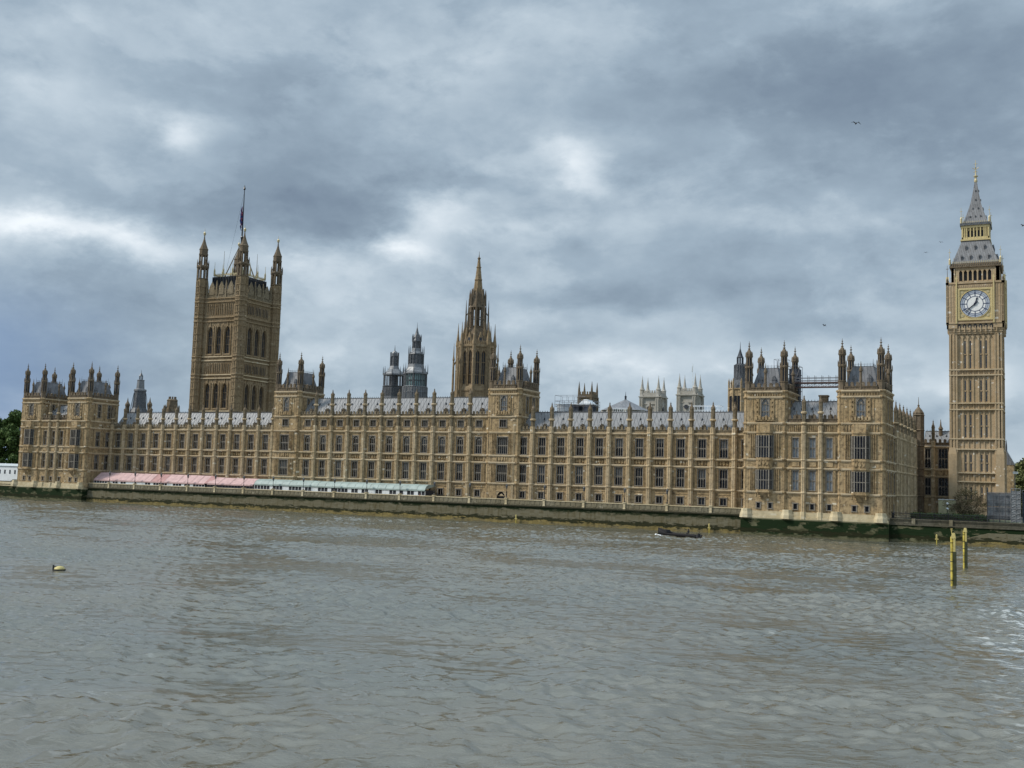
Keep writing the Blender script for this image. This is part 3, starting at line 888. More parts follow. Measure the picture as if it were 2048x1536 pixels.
def square_tower(label, x0, y0, w, dep, zb, kind, sides='', group=None):
    """kind 'end': end pavilion tower (cornice 32); 'mid': centre tower (cornice 34.1)"""
    T = thing('square_tower', label, 'tower', (x0 + w / 2, y0 + dep / 2, zb), group)
    mid = kind == 'mid'
    zc = 34.1 if mid else 32.0
    zp = 36.3 if mid else 33.8
    inn = .9
    lv = [Z1, Z2, Z3, Z4] + ([27.0] if mid else [Z5]) + [zc - 1.25, zc]
    FF = Fr(x0, y0); FR = Fr(x0 + w, y0, PI / 2); FL = Fr(x0, y0 + dep, -PI / 2)
    wm = MB()
    zt0 = 28.4 if mid else 26.4     # top window
    ow = 3.9 if not mid else 2.9
    tw = 1.7
    cen = w / 2
    ops = [(cen, zt0, tw, 4.0)]
    if mid:
        ops += [(cen, 10.2, 2.9, 4.3), (cen, 17.3, 2.9, 4.3), (cen, 24.25, 2.0, 1.9), ((cen, 4.6, 2.5, 3.0) if 'door' in sides else (cen, 6.1, 1.5, 1.8))]
    else:
        ops += [(cen - 1.3, 6.1, .75, 1.15), (cen + 1.3, 6.1, .75, 1.15)]
    wall_face(wm, FF, inn, w - inn, zb - 1, zc + .2, ops)
    wm.box(FF, .5, w - .5, -dep + .4, -REV - .02, zb - 1, zc + .3)
    sops = [(dep * .34, zt0 - .2, 1.15, 4.2), (dep * .66, zt0 - .2, 1.15, 4.2), (dep * .34, 17.3, 1.35, 4.3), (dep * .66, 17.3, 1.35, 4.3),
            (dep * .34, 10.2, 1.35, 4.3), (dep * .66, 10.2, 1.35, 4.3)]
    for G in (FR, FL):
        wall_face(wm, G, inn, dep - inn, zb - 1, zc + .2, sops, -.02)
        for q in (.17, .5, .83):
            for s in (-.3, .3): wm.box(G, dep * q + s - .05, dep * q + s + .05, -.02, .26, zb + 1, zc - 1.3)
    BK = Fr(x0 + w, y0 + dep, PI)
    wall_face(wm, BK, inn, w - inn, zb - 1, zc + .2, [], -.02)
    # panelling of the front
    for (a, b) in ((Z1 + .3, Z2 - .3), (Z3 + .3, Z4 - .3)):
        for s in (-1, 1):
            x = ow / 2 + .35
            while x < cen - 1.7:
                wm.box(FF, cen + s * x - .06, cen + s * x + .06, 0, .26, a, b); x += .42
            wm.box(FF, cen + s * (ow / 2 + .3) if s > 0 else cen - (cen - 1.7), cen + (cen - 1.7) if s > 0 else cen - (ow / 2 + .3), 0, .14, (a + b) / 2 - .07, (a + b) / 2 + .07)
    for s in (-1, 1):       # niches either side of the top window
        for x, ww_ in ((1.45, .1), (1.95, .1), (1.7, .26)):
            if ww_ > .2:
                for zz in (zt0 + .1, zt0 + 1.2, zt0 + 2.3, zt0 + 3.3): wm.box(FF, cen + s * x - .15, cen + s * x + .15, 0, .2, zz, zz + .6)
            else: wm.box(FF, cen + s * x - .07, cen + s * x + .07, 0, .18, zt0 - .3, zt0 + 4.3)
        wm.box(FF, cen + s * 2.75 - .05, cen + s * 2.75 + .05, 0, .1, zt0 - .8, zc - 1.5)
    for k in range(6):      # balcony of the top window
        wm.box(FF, cen - 2.1 + k * .74, cen - 1.6 + k * .74, 0, .55, zt0 - .75, zt0 - .1 + (.3 if k % 2 else 0))
    wm.box(FF, cen - 2.2, cen + 2.2, 0, .45, zt0 - 1.0, zt0 - .75)
    # frieze between the double cornice and the panelled storey
    for G, L in ((FF, w), (FR, dep), (FL, dep)):
        k = int((L - 2.4) / .55)
        for i in range(k):
            u = 1.2 + (L - 2.4) * (i + .5) / k
            wm.box(G, u - .09, u + .09, 0, .2, zc - 1.0, zc - .25)
        if not mid:
            for i in range(k):
                u = 1.2 + (L - 2.4) * (i + .5) / k
                wm.box(G, u - .07, u + .07, 0, .16, Z4 + .2, Z5 - .2)
    if mid: tracery(wm, FF, cen - 1.6, cen + 1.6, Z2 + .15, Z3 - .15, .02)
    wm.build('wall', 'stone', T)
    for z in lv:
        c = MB()
        for G, L in ((FF, w), (FR, dep), (FL, dep), (BK, w)): course(c, G, inn, L - inn, z, .28 if z < zc else .42)
        c.build('string_course', 'stone_light', T)
    window(T, FF, cen, zt0, tw, 4.0, nl=3, arch=True, trans=(.3,), glass='blind')
    if mid:
        window(T, FF, cen, 10.2, 2.9, 4.3, nl=5); window(T, FF, cen, 17.3, 2.9, 4.3, nl=5); window(T, FF, cen, 24.25, 2.0, 1.9, nl=4, trans=())
        if 'door' in sides:
            window(T, FF, cen, 4.6, 2.5, 3.0, nl=1, trans=(), arch=True, glass='black_paint', head=False, mat='stone_light').name = 'river_door'
        else: window(T, FF, cen, 6.1, 1.5, 1.8, nl=2, trans=())
    else:
        for s in (-1.3, 1.3): window(T, FF, cen + s, 6.1, .75, 1.15, nl=1, trans=(), head=False, surround=.2)
    for G in (FR, FL):
        for (u, z, ww_, hh) in sops:
            if (G is FR and 'R' in sides) or (G is FL and 'L' in sides):
                window(T, G, u, z, ww_, hh, d=-.02, nl=2, arch=z > 25)
            elif True:
                if z > 25: window(T, G, u, z, ww_, hh, d=-.02, nl=2, arch=True)
                else: pass
    # fill unseen openings' backs is the core itself
    if not mid:                # canted bay windows on two storeys
        ob = MB()
        def cant(z0, z1, out=1.0, hw_=1.95, cw=.75):
            P = [(cen - hw_, 0), (cen - hw_ + cw, out), (cen + hw_ - cw, out), (cen + hw_, 0)]
            return P
        P = cant(0, 0)
        def ring(z0, z1, grow=0.):
            Q = [(P[0][0] - grow, -.05), (P[1][0] - grow * .6, P[1][1] + grow), (P[2][0] + grow * .6, P[2][1] + grow), (P[3][0] + grow, -.05)]
            n0 = len(ob.v)
            for z in (z0, z1):
                for (u, d) in Q: ob.v.append(FF.pt(u, d, z))
            for i in range(3): ob.f.append((n0 + i, n0 + i + 1, n0 + 5 + i, n0 + 4 + i)); ob.mi.append(0)
            ob.f.append((n0 + 3, n0 + 2, n0 + 1, n0)); ob.mi.append(0)
            ob.f.append((n0 + 4, n0 + 5, n0 + 6, n0 + 7)); ob.mi.append(0)
        # corbel
        n0 = len(ob.v)
        for k, (z, g) in enumerate(((8.1, -.85), (8.6, -.6), (9.1, -.2), (9.6, 0))): pass
        ring(9.1, 9.55, -.25); ring(8.6, 9.1, -.5); ring(8.2, 8.6, -.72)
        for z in (Z1, Z2, Z3, Z4): ring(z - .18, z + .18, .16)
        ring(9.55, 10.2, 0); ring(14.6, Z2 - .18, 0); ring(Z2 + .18, Z3 - .18, 0); ring(Z3 + .18, 17.25, 0); ring(22.2, Z4 - .18, 0)
        ring(Z4 + .18, Z5 - .25, -.12)
        G = Fr(*FF.pt(cen, 1.0, 0)[:2], 0)
        tracery(ob, G, -1.15, 1.15, Z2 + .25, Z3 - .25, .0)
        for (u, d) in ((P[1][0], .86), (P[2][0], .86), (P[0][0] + .1, .0), (P[3][0] - .1, .0)): ob.box(FF, u - .09, u + .09, d - .09, d + .09, 8.6, Z5 - .1)
        bay = ob.build('bay_window', 'stone', T)
        for (z0, hh) in ((10.2, 4.4), (17.25, 4.95)):
            a = MB()
            for (u, d) in ((P[0][0] + .06, .0), (P[1][0] + .03, .93), (P[2][0] - .03, .93), (P[3][0] - .06, .0)): a.box(FF, u - .13, u + .13, d - .13, d + .13, z0, z0 + hh)
            for k in range(1, 4):
                u = P[1][0] + (P[2][0] - P[1][0]) * k / 4
                a.box(FF, u - .055, u + .055, .82, .98, z0, z0 + hh)
            a.box(FF, P[1][0], P[2][0], .83, .97, z0 + hh * .47 - .08, z0 + hh * .47 + .08)
            for s in (0, 1):
                p, q = (P[0], P[1]) if s == 0 else (P[2], P[3])
                a.tube(FF.pt(p[0], p[1], z0 + hh * .47), FF.pt(q[0], q[1], z0 + hh * .47), .08, 4)
                a.tube(FF.pt((p[0] + q[0]) / 2, (p[1] + q[1]) / 2, z0), FF.pt((p[0] + q[0]) / 2, (p[1] + q[1]) / 2, z0 + hh), .06, 4)
            for k in range(4):
                lw = (P[2][0] - P[1][0]) / 4; ua = P[1][0] + lw * k; zt_ = z0 + hh
                a.poly(FF, [(ua, zt_), (ua, zt_ - .45), (ua + lw / 2, zt_)], .84, .94); a.poly(FF, [(ua + lw, zt_), (ua + lw / 2, zt_), (ua + lw, zt_ - .45)], .84, .94)
            wo = a.build('window', 'mullion', T)
            g = MB(); n0 = 0
            Q = [(P[0][0] + .1, 0), (P[1][0] + .05, .8), (P[2][0] - .05, .8), (P[3][0] - .1, 0)]
            for i in range(3):
                g.face([FF.pt(*Q[i], z0), FF.pt(*Q[i + 1], z0), FF.pt(*Q[i + 1], z0 + hh), FF.pt(*Q[i], z0 + hh)])
            sub('pane', g.mesh('pane', 'glass', parent_world(T)), wo)
    # parapet
    for G, L in ((FF, w), (FR, dep), (FL, dep), (BK, w)):
        p = MB(); merlons(p, G, inn + .6, L - inn - .6, zc + .15, zp, 1.25, -.3, .1)
        p.build('parapet', 'stone_grimy', T)
        q = MB(); s_ = 1.35      # slender pinnacle in the middle of each side
        c_ = G.pt(L / 2, -.1, 0)
        q.lathe(c_[0], c_[1], [(zc + .2, .3), (zp + 2.4, .28), (zp + 2.45, .42), (zp + 2.8, .38), (zp + 3.6, .12), (zp + 4.6, .03)], 8)
        q.build('pinnacle', 'stone_grimy', T)
    hip_roof(T, x0 + 1.3, x0 + w - 1.3, y0 + 1.3, y0 + dep - 1.3, zc + .3, zp + 3.7, 1.5, 1.5)
    for x in (x0 + inn, x0 + w - inn):
        for y in (y0 + inn, y0 + dep - inn):
            turret(T, x, y, zb, zc, .95, 11.5 if mid else 11.4, tuple(lv))
    return T


def pavilion_body(label, x0, zb, gl='blind'):
    """the part between the two end towers: three narrow bays"""
    xa, xb = x0 + 9.75, x0 + 30.4 - 9.75
    T = thing('pavilion_range', label, 'palace wing', ((xa + xb) / 2, .5, zb))
    F = Fr(xa, .45); L = xb - xa; p = L / 3
    ops = []
    for i in range(3):
        u = (i + .5) * p
        ops += [(u, 6.1, .8, 1.2), (u, 10.3, 1.2, 4.2), (u, 17.4, 1.2, 4.3)]
    w = MB(); wall_face(w, F, 0, L, zb - 1, Z5, ops); w.box(F, 0, L, -12, -REV, zb - 1, Z5)
    w.box(F, 0, L, 0, .3, zb - 1, zb + 1.0)
    for i in range(3):
        u = (i + .5) * p
        bay_decor(w, F, u, p / 2 - .5, [(10.3, 14.5, 1.2), (17.4, 21.7, 1.2)], 1.2)
        for k in range(7): w.box(F, u - 1.2 + k * .4 - .08, u - 1.2 + k * .4 + .08, 0, .2, Z4 + .25, Z5 - .25)
        w.box(F, u - .8, u + .8, 0, .2, Z2 + .4, Z3 - .4)
    w.build('wall', 'stone', T)
    add_courses(T, F, 0, L, [Z1, Z2, Z3, Z4, Z5])
    for i in range(3):
        u = (i + .5) * p
        window(T, F, u, 6.1, .8, 1.2, nl=1, trans=(), head=False, surround=.2)
        window(T, F, u, 10.3, 1.2, 4.2, nl=2, glass=gl); window(T, F, u, 17.4, 1.2, 4.3, nl=2, glass=gl)
        dormer(T, F, u, -.9, Z5 + .9)
    for i in (1, 2): buttress(T, F, i * p, zb, 29.6, 31.2, .5, (Z1, Z2, Z3, Z4, Z5, 27.3))
    m = MB(); merlons(m, F, 0, L, Z5 + .2, 26.7, 1.1); m.build('parapet', 'stone_grimy', T)
    gable_roof(T, F, -.5, L + .5, -.8, -6., 25.3, 30.2, 'roof_iron', 3)
    c = MB(); G = Fr(*F.pt(L * .61, -6.5, 0)[:2])
    c.box(G, -.9, .9, -.8, .8, 28, 31.6); c.box(G, -1.05, 1.05, -.95, .95, 31.3, 31.65)
    c.build('chimney', 'stone_grimy', T)
    return T


XN = 0.0; XS = -265.8
ZB = 4.5
GT = 'twin corner towers of the river front'
square_tower('turreted stone tower at the near right corner, right end of the scaffold bridge', XN - 9.9, 0, 9.9, 13.1, ZB, 'end', 'R')
square_tower('turreted stone tower with scaffolding, at the left end of the scaffold bridge', XN - 30.4, 0, 9.7, 13.1, ZB, 'end', '')
pavilion_body('low three bay front with roof chimney under the scaffold bridge', XN - 30.4, ZB)
square_tower('turreted stone tower at the far left corner of the palace, beside the dark green trees', XS, 0, 9.7, 12.3, ZB, 'end', '')
square_tower('turreted stone tower beside the left end of the pink marquee', XS + 30.4 - 9.9, 0, 9.9, 12.3, ZB, 'end', 'R')
pavilion_body('low three bay front between the two leftmost turreted towers', XS, ZB, 'glass')
river_range('palace_wing', 'two storey gothic wing of twelve bays behind the pink marquee', -170.9 - 12 * 5.334 - .1, 12, 5.334, 9.58, ZB, False)
river_range('palace_wing', 'taller three storey gothic wing of eleven bays behind the pale green marquee', -161.45, 11, 5.5555, 9.6, ZB, True)
river_range('palace_wing', 'two storey gothic wing of twelve bays to the right of the arched river door', -92.6, 12, 5.2475, 9.58, ZB, False)
square_tower('turreted stone tower behind the left end of the green marquee', -171.0, 8.9, 9.6, 11.9, ZB, 'mid', 'R')
square_tower('turreted stone tower with an arched black river door at its foot', -100.5, 8.9, 9.6, 11.9, ZB, 'mid', 'R door')


def north_front():
    T = thing('palace_wing', 'sharply foreshortened end wing receding from the near corner towards the clock tower', 'palace wing', (-6, 38, ZB))
    F = Fr(-.35, 13.1, PI / 2); L = 48.4
    piers = [18.95 - 13.1 + 6.855 * k for k in range(7)]
    edges = [0] + piers
    ops = []
    for a, b in zip(edges[:-1], edges[1:]):
        u = (a + b) / 2 + (.4 if a == 0 else 0)
        ops += [(u, 10.2, 2.0, 4.3), (u, 17.3, 2.0, 4.3), (u, 6.1, 1.2, 1.5)]
    w = MB(); wall_face(w, F, 0, L, ZB - 1, Z4 + .2, ops); w.box(F, 0, L, -12, -REV, ZB - 1, Z4 + .2)
    for a, b in zip(edges[:-1], edges[1:]):
        u = (a + b) / 2
        bay_decor(w, F, u, (b - a) / 2 - .7, [(10.2, 14.5, 2.4), (17.3, 21.6, 2.4)], 2.)
        tracery(w, F, u - 1.4, u + 1.4, Z2 + .15, Z3 - .15, .02)
    w.build('wall', 'stone', T)
    add_courses(T, F, 0, L, [Z1, Z2, Z3, Z4])
    for o in ops: window(T, F, o[0], o[1], o[2], o[3], nl=3 if o[2] > 1.5 else 2, trans=(.5,) if o[3] > 2 else ())
    for u in piers[:-1]:
        buttress(T, F, u, ZB, 28.9, 31.4, .62, (Z1, Z2, Z3, Z4, 26.2))
    for u in [(a + b) / 2 for a, b in zip(piers[:-1], piers[1:])]:
        buttress(T, F, u, ZB, 27.6, 28.8, .45, (Z1, Z2, Z3, Z4))
    m = MB(); merlons(m, F, 0, L, Z4 + .2, 24.9, 1.1); m.build('parapet', 'stone_grimy', T)
    gable_roof(T, F, 0, L, -.8, -6, 23.3, 28.6, 'roof_iron', 7)
    t = MB(); x, y = .1, 62.6
    t.lathe(x, y, [(ZB - 1, 1.5), (ZB + 1, 1.4), (31, 1.35)], 8)
    for z in (Z1, Z2, Z3, Z4, 27, 31): t.lathe(x, y, [(z - .2, 1.4), (z, 1.62), (z + .2, 1.4)], 8)
    t.lathe(x, y, [(31.2, 1.3), (31.6, 1.35), (32.4, .9), (33.1, .3), (33.4, .2), (33.6, .35), (33.8, .1), (35.8, .05)], 8)
    for k in range(8):
        a = PI / 8 + k * PI / 4; t.lathe(x + 1.36 * math.cos(a), y + 1.36 * math.sin(a), [(Z4, .13), (31, .13), (31.8, .02)], 4)
    t.build('corner_turret', 'stone_grimy', T)
    # link between the end wing and the clock tower
    K = thing('link_building', 'narrow stone block with two tall dark windows joining the wing to the clock tower', 'building', (4, 70, ZB))
    G = Fr(1.0, 66.); L = 8.3
    o2 = [(1.0, 10.2, 1.3, 4.4), (1.0, 17.3, 1.3, 5.0), (4.8, 10.0, 2.2, 4.8), (4.8, 17.2, 2.2, 5.2)]
    w = MB(); wall_face(w, G, 0, L, ZB - 1, 23.0, o2); w.box(G, 0, L, -8, -REV, ZB - 1, 23.0)
    tracery(w, G, 3.4, 6.2, Z2, Z3, .02)
    for u in (2.1, 2.6, 3.1, 6.5, 7.1): w.box(G, u - .1, u + .1, 0, .2, ZB, 22.6)
    w.build('wall', 'stone', K)
    add_courses(K, G, 0, L, [Z1, Z2, Z3, 22.9])
    for o in o2: window(K, G, o[0], o[1], o[2], o[3], nl=2 if o[2] < 2 else 3)
    m = MB(); merlons(m, G, 0, L, 23.1, 24.8, 1.2); m.build('parapet', 'stone_grimy', K)
    gable_roof(K, G, 0, L, -1, -5, 23.5, 27.2, 'roof_iron', 2)
    buttress(K, G, 2.4, ZB, 28.0, 30.0, .5, (Z1, Z2, Z3, 22.9))
    p = MB(); p.lathe(4.9, 70, [(25, .5), (27.6, .5), (27.8, .7), (28.6, .25), (30.4, .05)], 8); p.build('pinnacle', 'stone_grimy', K)


north_front()


# ------------------------------------------------------------------ Clock tower
def slots(mb, F, u, z0, z1, w):
    mb.box(F, u - w / 2, u + w / 2, -.3, .012, z0, z1)


def clock_tower():
    x0, y0, w = 8.6, 53.5, 12.1; cx, cy = x0 + w / 2, y0 + w / 2
    T = thing('clock_tower', 'tall slender clock tower with a gilded clock face and steep grey spire', 'tower', (cx, cy, ZB))
    faces = [Fr(x0, y0), Fr(x0 + w, y0, PI / 2), Fr(x0 + w, y0 + w, PI), Fr(x0, y0 + w, -PI / 2)]
    S = lambda z: (z - 10.09) * 1.0 + 10.09
    body = MB(); dark = MB()
    body.box(ID, x0 + .45, x0 + w - .45, -(y0 + w - .45), -(y0 + .45), ZB - 1, 54)
    stages = [(ZB, 13.7), (15.9, 21.8), (24.4, 31.8), (33.4, 40.5), (41.9, 50.6)]
    for F in faces:
        # corner piers, three ribs each
        for (a, b, pr) in ((0, 1.75, 0.), (w - 1.75, w, 0.)):
            body.box(F, a, b, -.5, pr, ZB - 1, 51.2)
            for q in (.2, .95, 1.6): body.box(F, a + q - .16, a + q + .16, 0, .16, ZB, 51)
        # panelled middle: alternating ribs, slits
        body.box(F, 1.75, w - 1.75, -.5, -.32, ZB - 1, 51.2)
        n = 7; ww_ = (w - 3.5) / n
        for i in range(n + 1):
            u = 1.75 + ww_ * i
            body.box(F, u - .15, u + .15, -.32, -.12, ZB, 51)
        for (z0, z1) in stages:
            for i in (2, 3 - 0, 5 - 0, 4): pass
            for i in (1, 2, 4, 5):
                u = 1.75 + ww_ * (i + .5)
                zz0, zz1 = z0 + .4, z1 - 1.3
                if z0 < 10: zz0 = 9
                dark.box(F, u - .16, u + .16, -.34, -.30, zz0, zz1)
                body.box(F, u - .2, u + .2, -.32, -.2, (zz0 + zz1) / 2 - .12, (zz0 + zz1) / 2 + .12)
            for i in range(n):      # arched heads of the panels
                a = 1.75 + ww_ * i
                body.poly(F, [(a + .15, z1), (a + .15, z1 - .8), (a + ww_ / 2, z1)], -.32, -.14)
                body.poly(F, [(a + ww_ - .15, z1), (a + ww_ / 2, z1), (a + ww_ - .15, z1 - .8)], -.32, -.14)
        for z in (13.7, 15.9, 21.8, 24.4, 31.8, 33.4, 40.5, 41.9):
            body.box(F, 1.75, w - 1.75, -.4, .05, z - .14, z + .14)
            for k in range(14): body.box(F, 2.0 + k * .6, 2.12 + k * .6, -.32, -.1, z + .14, z + .3)
    body.build('shaft', 'stone_clock', T); dark.build('slit_windows', 'iron_dark', T)
    for z in (13.7, 15.9, 21.8, 24.4, 31.8, 33.4, 40.5, 41.9):
        c = MB(); c.box(ID, x0 - .22, x0 + w + .22, -(y0 + w + .22), -(y0 - .22), z - .15, z + .15)
        c.build('string_course', 'stone_light', T)
    b2 = MB()       # heavier bottom stage with corner buttresses
    for F in faces:
        for a in (-.35, w - 1.55): b2.box(F, a, a + 1.9, -.1, .42, ZB - 1, 20.6); b2.wedge(F, a, a + 1.9, -.1, .42, 20.6, 22.2, .3, .2)
        b2.box(F, -.35, w + .35, -.1, .5, ZB - 1, 7.5)
    b2.build('base', 'stone_clock', T)
    # machicolated clock stage
    cs = MB(); o = .62
    for k, (z, g) in enumerate(((51.0, .1), (51.5, .25), (52.0, .42))):
        cs.box(ID, x0 - g, x0 + w + g, -(y0 + w + g), -(y0 - g), z, z + .5)
    cs.box(ID, x0 - .35, x0 + w + .35, -(y0 + w + .35), -(y0 - .35), 52.5, 64.2)
    for F in faces:
        for i in range(9):
            u = 1.1 + i * (w - 2.2) / 8
            cs.box(F, u - .12, u + .12, .1, .6, 51.4, 53.0)
        for (a, b) in ((-o, 1.85), (w - 1.85, w + o)):
            cs.box(F, a, b, .2, o, 52.4, 64.2)
            for q in range(4):
                uu = a + .2 + (b - a - .4) * q / 3
                cs.box(F, uu - .08, uu + .08, o, o + .1, 53.5, 63.6)
            for zz in (55.5, 58., 60.4): cs.box(F, a, b, o, o + .05, zz, zz + .15)
        cs.box(F, 1.85, w - 1.85, .2, o - .1, 53.95, 54.4); cs.box(F, 1.85, w - 1.85, .2, o + .05, 62.6, 63.5)
        cs.box(F, -o - .15, w + o + .15, .1, o + .15, 53.6, 53.95)
        cs.box(F, -o - .2, w + o + .2, .1, o + .2, 63.8, 64.25)
        for i in range(16): cs.box(F, 2.0 + i * .52, 2.3 + i * .52, o, o + .14, 62.9, 63.4)
    cs.build('clock_stage', 'stone_clock', T)
    ar = MB()
    for F in faces:
        for i in range(7):
            u = 2.3 + (w - 4.6) * i / 6
            ar.poly(F, [(u - .36, 52.55), (u + .36, 52.55), (u + .36, 53.2), (u, 53.58), (u - .36, 53.2)], .3, .4)
    ar.build('arcade_openings', 'iron_dark', T)
    # dials
    for F in faces:
        c = w / 2; zc = 58.6; D = 3.52
        fr = MB()
        for (a, b, z0, z1) in ((c - 4.1, c - 3.62, 54.4, 62.6), (c + 3.62, c + 4.1, 54.4, 62.6), (c - 3.62, c + 3.62, 54.4, 54.85), (c - 3.62, c + 3.62, 62.2, 62.6)):
            fr.box(F, a, b, .2, .78, z0, z1)
        fr.box(F, c - 3.62, c + 3.62, .2, .52, 54.85, 62.2)
        for s in (-1, 1):
            uu = c + s * 4.35
            fr.box(F, uu - .16, uu + .16, .2, .95, 53.6, 65.0); fr.poly(F, [(uu - .3, 65.), (uu + .3, 65.), (uu, 66.2)], .3, .95)
            fr.tube(F.pt(uu, .6, 66.), F.pt(uu, .6, 67.2), .05, 4)
        n = 40     # gilt ring
        for i in range(n):
            a0, a1 = 2 * PI * i / n, 2 * PI * (i + 1) / n
            R0, R1 = D, D + .17
            fr.poly(F, [(c + R0 * math.cos(a0), zc + R0 * math.sin(a0)), (c + R1 * math.cos(a0), zc + R1 * math.sin(a0)), (c + R1 * math.cos(a1), zc + R1 * math.sin(a1)), (c + R0 * math.cos(a1), zc + R0 * math.sin(a1))], .5, .72)
        fo = fr.build('dial_frame', 'gold', T)
        sp_ = MB()
        for sx in (-1, 1):
            for sz in (-1, 1):
                sp_.poly(F, [(c + sx * 3.0 + .38 * math.cos(t * PI / 4), zc + sz * 3.0 + .38 * math.sin(t * PI / 4)) for t in range(8)], .5, .62)
                for q in (.75,):
                    sp_.poly(F, [(c + sx * 3.3 - .15, zc + sz * 2.1 - .2), (c + sx * 3.3 + .15, zc + sz * 2.1 - .2), (c + sx * 3.3 + .15, zc + sz * 2.1 + .2), (c + sx * 3.3 - .15, zc + sz * 2.1 + .2)], .5, .6)
        sub('spandrel_ornament', sp_.mesh('spandrel_ornament', 'gold_pale', parent_world(T)), fo)
        d = MB(); N = 48
        d.poly(F, [(c + D * math.cos(2 * PI * i / N), zc + D * math.sin(2 * PI * i / N)) for i in range(N)], .3, .56)
        dial = d.build('clock_dial', 'dial_white', T)
        # minute band grey-blue, rings and spokes, numeral marks
        r_ = MB()
        def ring(R0, R1, d1, mi):
            r_.m = mi
            for i in range(N):
                a0, a1 = 2 * PI * i / N, 2 * PI * (i + 1) / N
                r_.poly(F, [(c + R0 * math.cos(a0), zc + R0 * math.sin(a0)), (c + R1 * math.cos(a0), zc + R1 * math.sin(a0)), (c + R1 * math.cos(a1), zc + R1 * math.sin(a1)), (c + R0 * math.cos(a1), zc + R0 * math.sin(a1))], .5, d1)
        ring(3.05, 3.5, .580, 1); ring(2.62, 3.05, .576, 1); ring(1.84, 1.98, .60, 0); ring(2.5, 2.6, .60, 0); ring(3.42, 3.52, .61, 0); ring(2.98, 3.05, .60, 0)
        r_.m = 0
        for k in range(12):
            a = 2 * PI * k / 12; ca, sa = math.cos(a), math.sin(a); hw_ = .085
            R0, R1 = 1.95, 3.5
            r_.poly(F, [(c + R0 * ca + hw_ * sa, zc + R0 * sa - hw_ * ca), (c + R1 * ca + hw_ * sa, zc + R1 * sa - hw_ * ca), (c + R1 * ca - hw_ * sa, zc + R1 * sa + hw_ * ca), (c + R0 * ca - hw_ * sa, zc + R0 * sa + hw_ * ca)], .5, .612)
        # roman numerals in the outer band, strokes facing outward
        NUM = ['XII', 'I', 'II', 'III', 'IIII', 'V', 'VI', 'VII', 'VIII', 'IX', 'X', 'XI']
        for k, s in enumerate(NUM):
            a = PI / 2 - 2 * PI * k / 12; ca, sa = math.cos(a), math.sin(a)
            wd = {'I': .10, 'V': .2, 'X': .2}; tot = sum(wd[q] for q in s); x = -tot / 2
            def P(tx, ry): return (c + ry * ca + tx * sa, zc + ry * sa - tx * ca)
            def stroke(xa, ra, xb, rb, t=.03):
                pa = [P(xa - t, ra), P(xa + t, ra), P(xb + t, rb), P(xb - t, rb)]
                ar_ = sum(pa[i][0] * pa[(i + 1) % 4][1] - pa[(i + 1) % 4][0] * pa[i][1] for i in range(4))
                r_.poly(F, pa if ar_ > 0 else pa[::-1], .55, .606)
            for q in s:
                if q == 'I': stroke(x + .05, 2.66, x + .05, 2.95)
                elif q == 'V': stroke(x + .03, 2.95, x + .10, 2.66); stroke(x + .17, 2.95, x + .10, 2.66)
                else: stroke(x + .03, 2.95, x + .17, 2.66); stroke(x + .17, 2.95, x + .03, 2.66)
                x += wd[q]
        sub('dial_rings', r_.mesh('dial_rings', ['dial_blue', 'dial_grey'], parent_world(T)), dial)
        def hand(ang, L, wd_, tail, name):
            h = MB(); a = math.radians(90 - ang); ca, sa = math.cos(a), math.sin(a)
            def P(r, t): return (c + r * ca - t * sa, zc + r * sa + t * ca)
            h.poly(F, [P(-tail, -wd_ * .9), P(L * .6, -wd_ * .8), P(L * .82, -wd_ * 1.5 if name == 'hour_hand' else -wd_ * .6), P(L, 0), P(L * .82, wd_ * 1.5 if name == 'hour_hand' else wd_ * .6), P(L * .6, wd_ * .8), P(-tail, wd_ * .9)], .63, .70 if name == 'hour_hand' else .76)
            h.poly(F, [(c + .28 * math.cos(t * PI / 5), zc + .28 * math.sin(t * PI / 5)) for t in range(10)], .62, .78 if name != 'hour_hand' else .72)
            sub(name, h.mesh(name, 'dial_black', parent_world(T)), dial)
        hand(19, 1.75, .16, .5, 'hour_hand'); hand(229, 3.1, .12, .85, 'minute_hand')
    # belfry stage
    bf = MB(); dk = MB(); ib = .45
    x1, x2, ya, yb = x0 + ib, x0 + w - ib, y0 + ib, y0 + w - ib; W = w - 2 * ib
    bf.box(ID, x1 + .9, x2 - .9, -(yb - .9), -(ya + .9), 64, 68)
    for F in (Fr(x1, ya), Fr(x2, ya, PI / 2), Fr(x2, yb, PI), Fr(x1, yb, -PI / 2)):
        for (a, b) in ((0, 1.65), (W - 1.65, W)): bf.box(F, a, b, -1.0, 0, 64.2, 68.2); bf.box(F, a + .6, a + .9, 0, .12, 64.4, 68)
        bf.box(F, 1.65, W - 1.65, -1, -.02, 64.2, 64.75); bf.box(F, 1.65, W - 1.65, -1, -.02, 67.5, 68.2)
        n = 7; q = (W - 3.3) / n
        for i in range(n + 1):
            u = 1.65 + q * i; bf.box(F, u - .17, u + .17, -.7, .06, 64.5, 67.7)
        for i in range(n):
            u = 1.65 + q * i
            bf.poly(F, [(u + .1, 67.55), (u + .1, 66.9), (u + q / 2, 67.55)], -.5, 0); bf.poly(F, [(u + q - .1, 67.55), (u + q / 2, 67.55), (u + q - .1, 66.9)], -.5, 0)
            dk.box(F, u + .1, u + q - .1, -.86, -.84, 64.6, 67.6)
    bf.build('belfry', 'stone_clock', T); dk.build('belfry_openings', 'iron_dark', T)
    co = MB(); co.box(ID, x1 - .45, x2 + .45, -(yb + .45), -(ya - .45), 68.2, 68.55); co.wedge(ID, x1 - .45, x2 + .45, -(yb + .45), -(ya - .45), 68.55, 69.3, .35, .35)
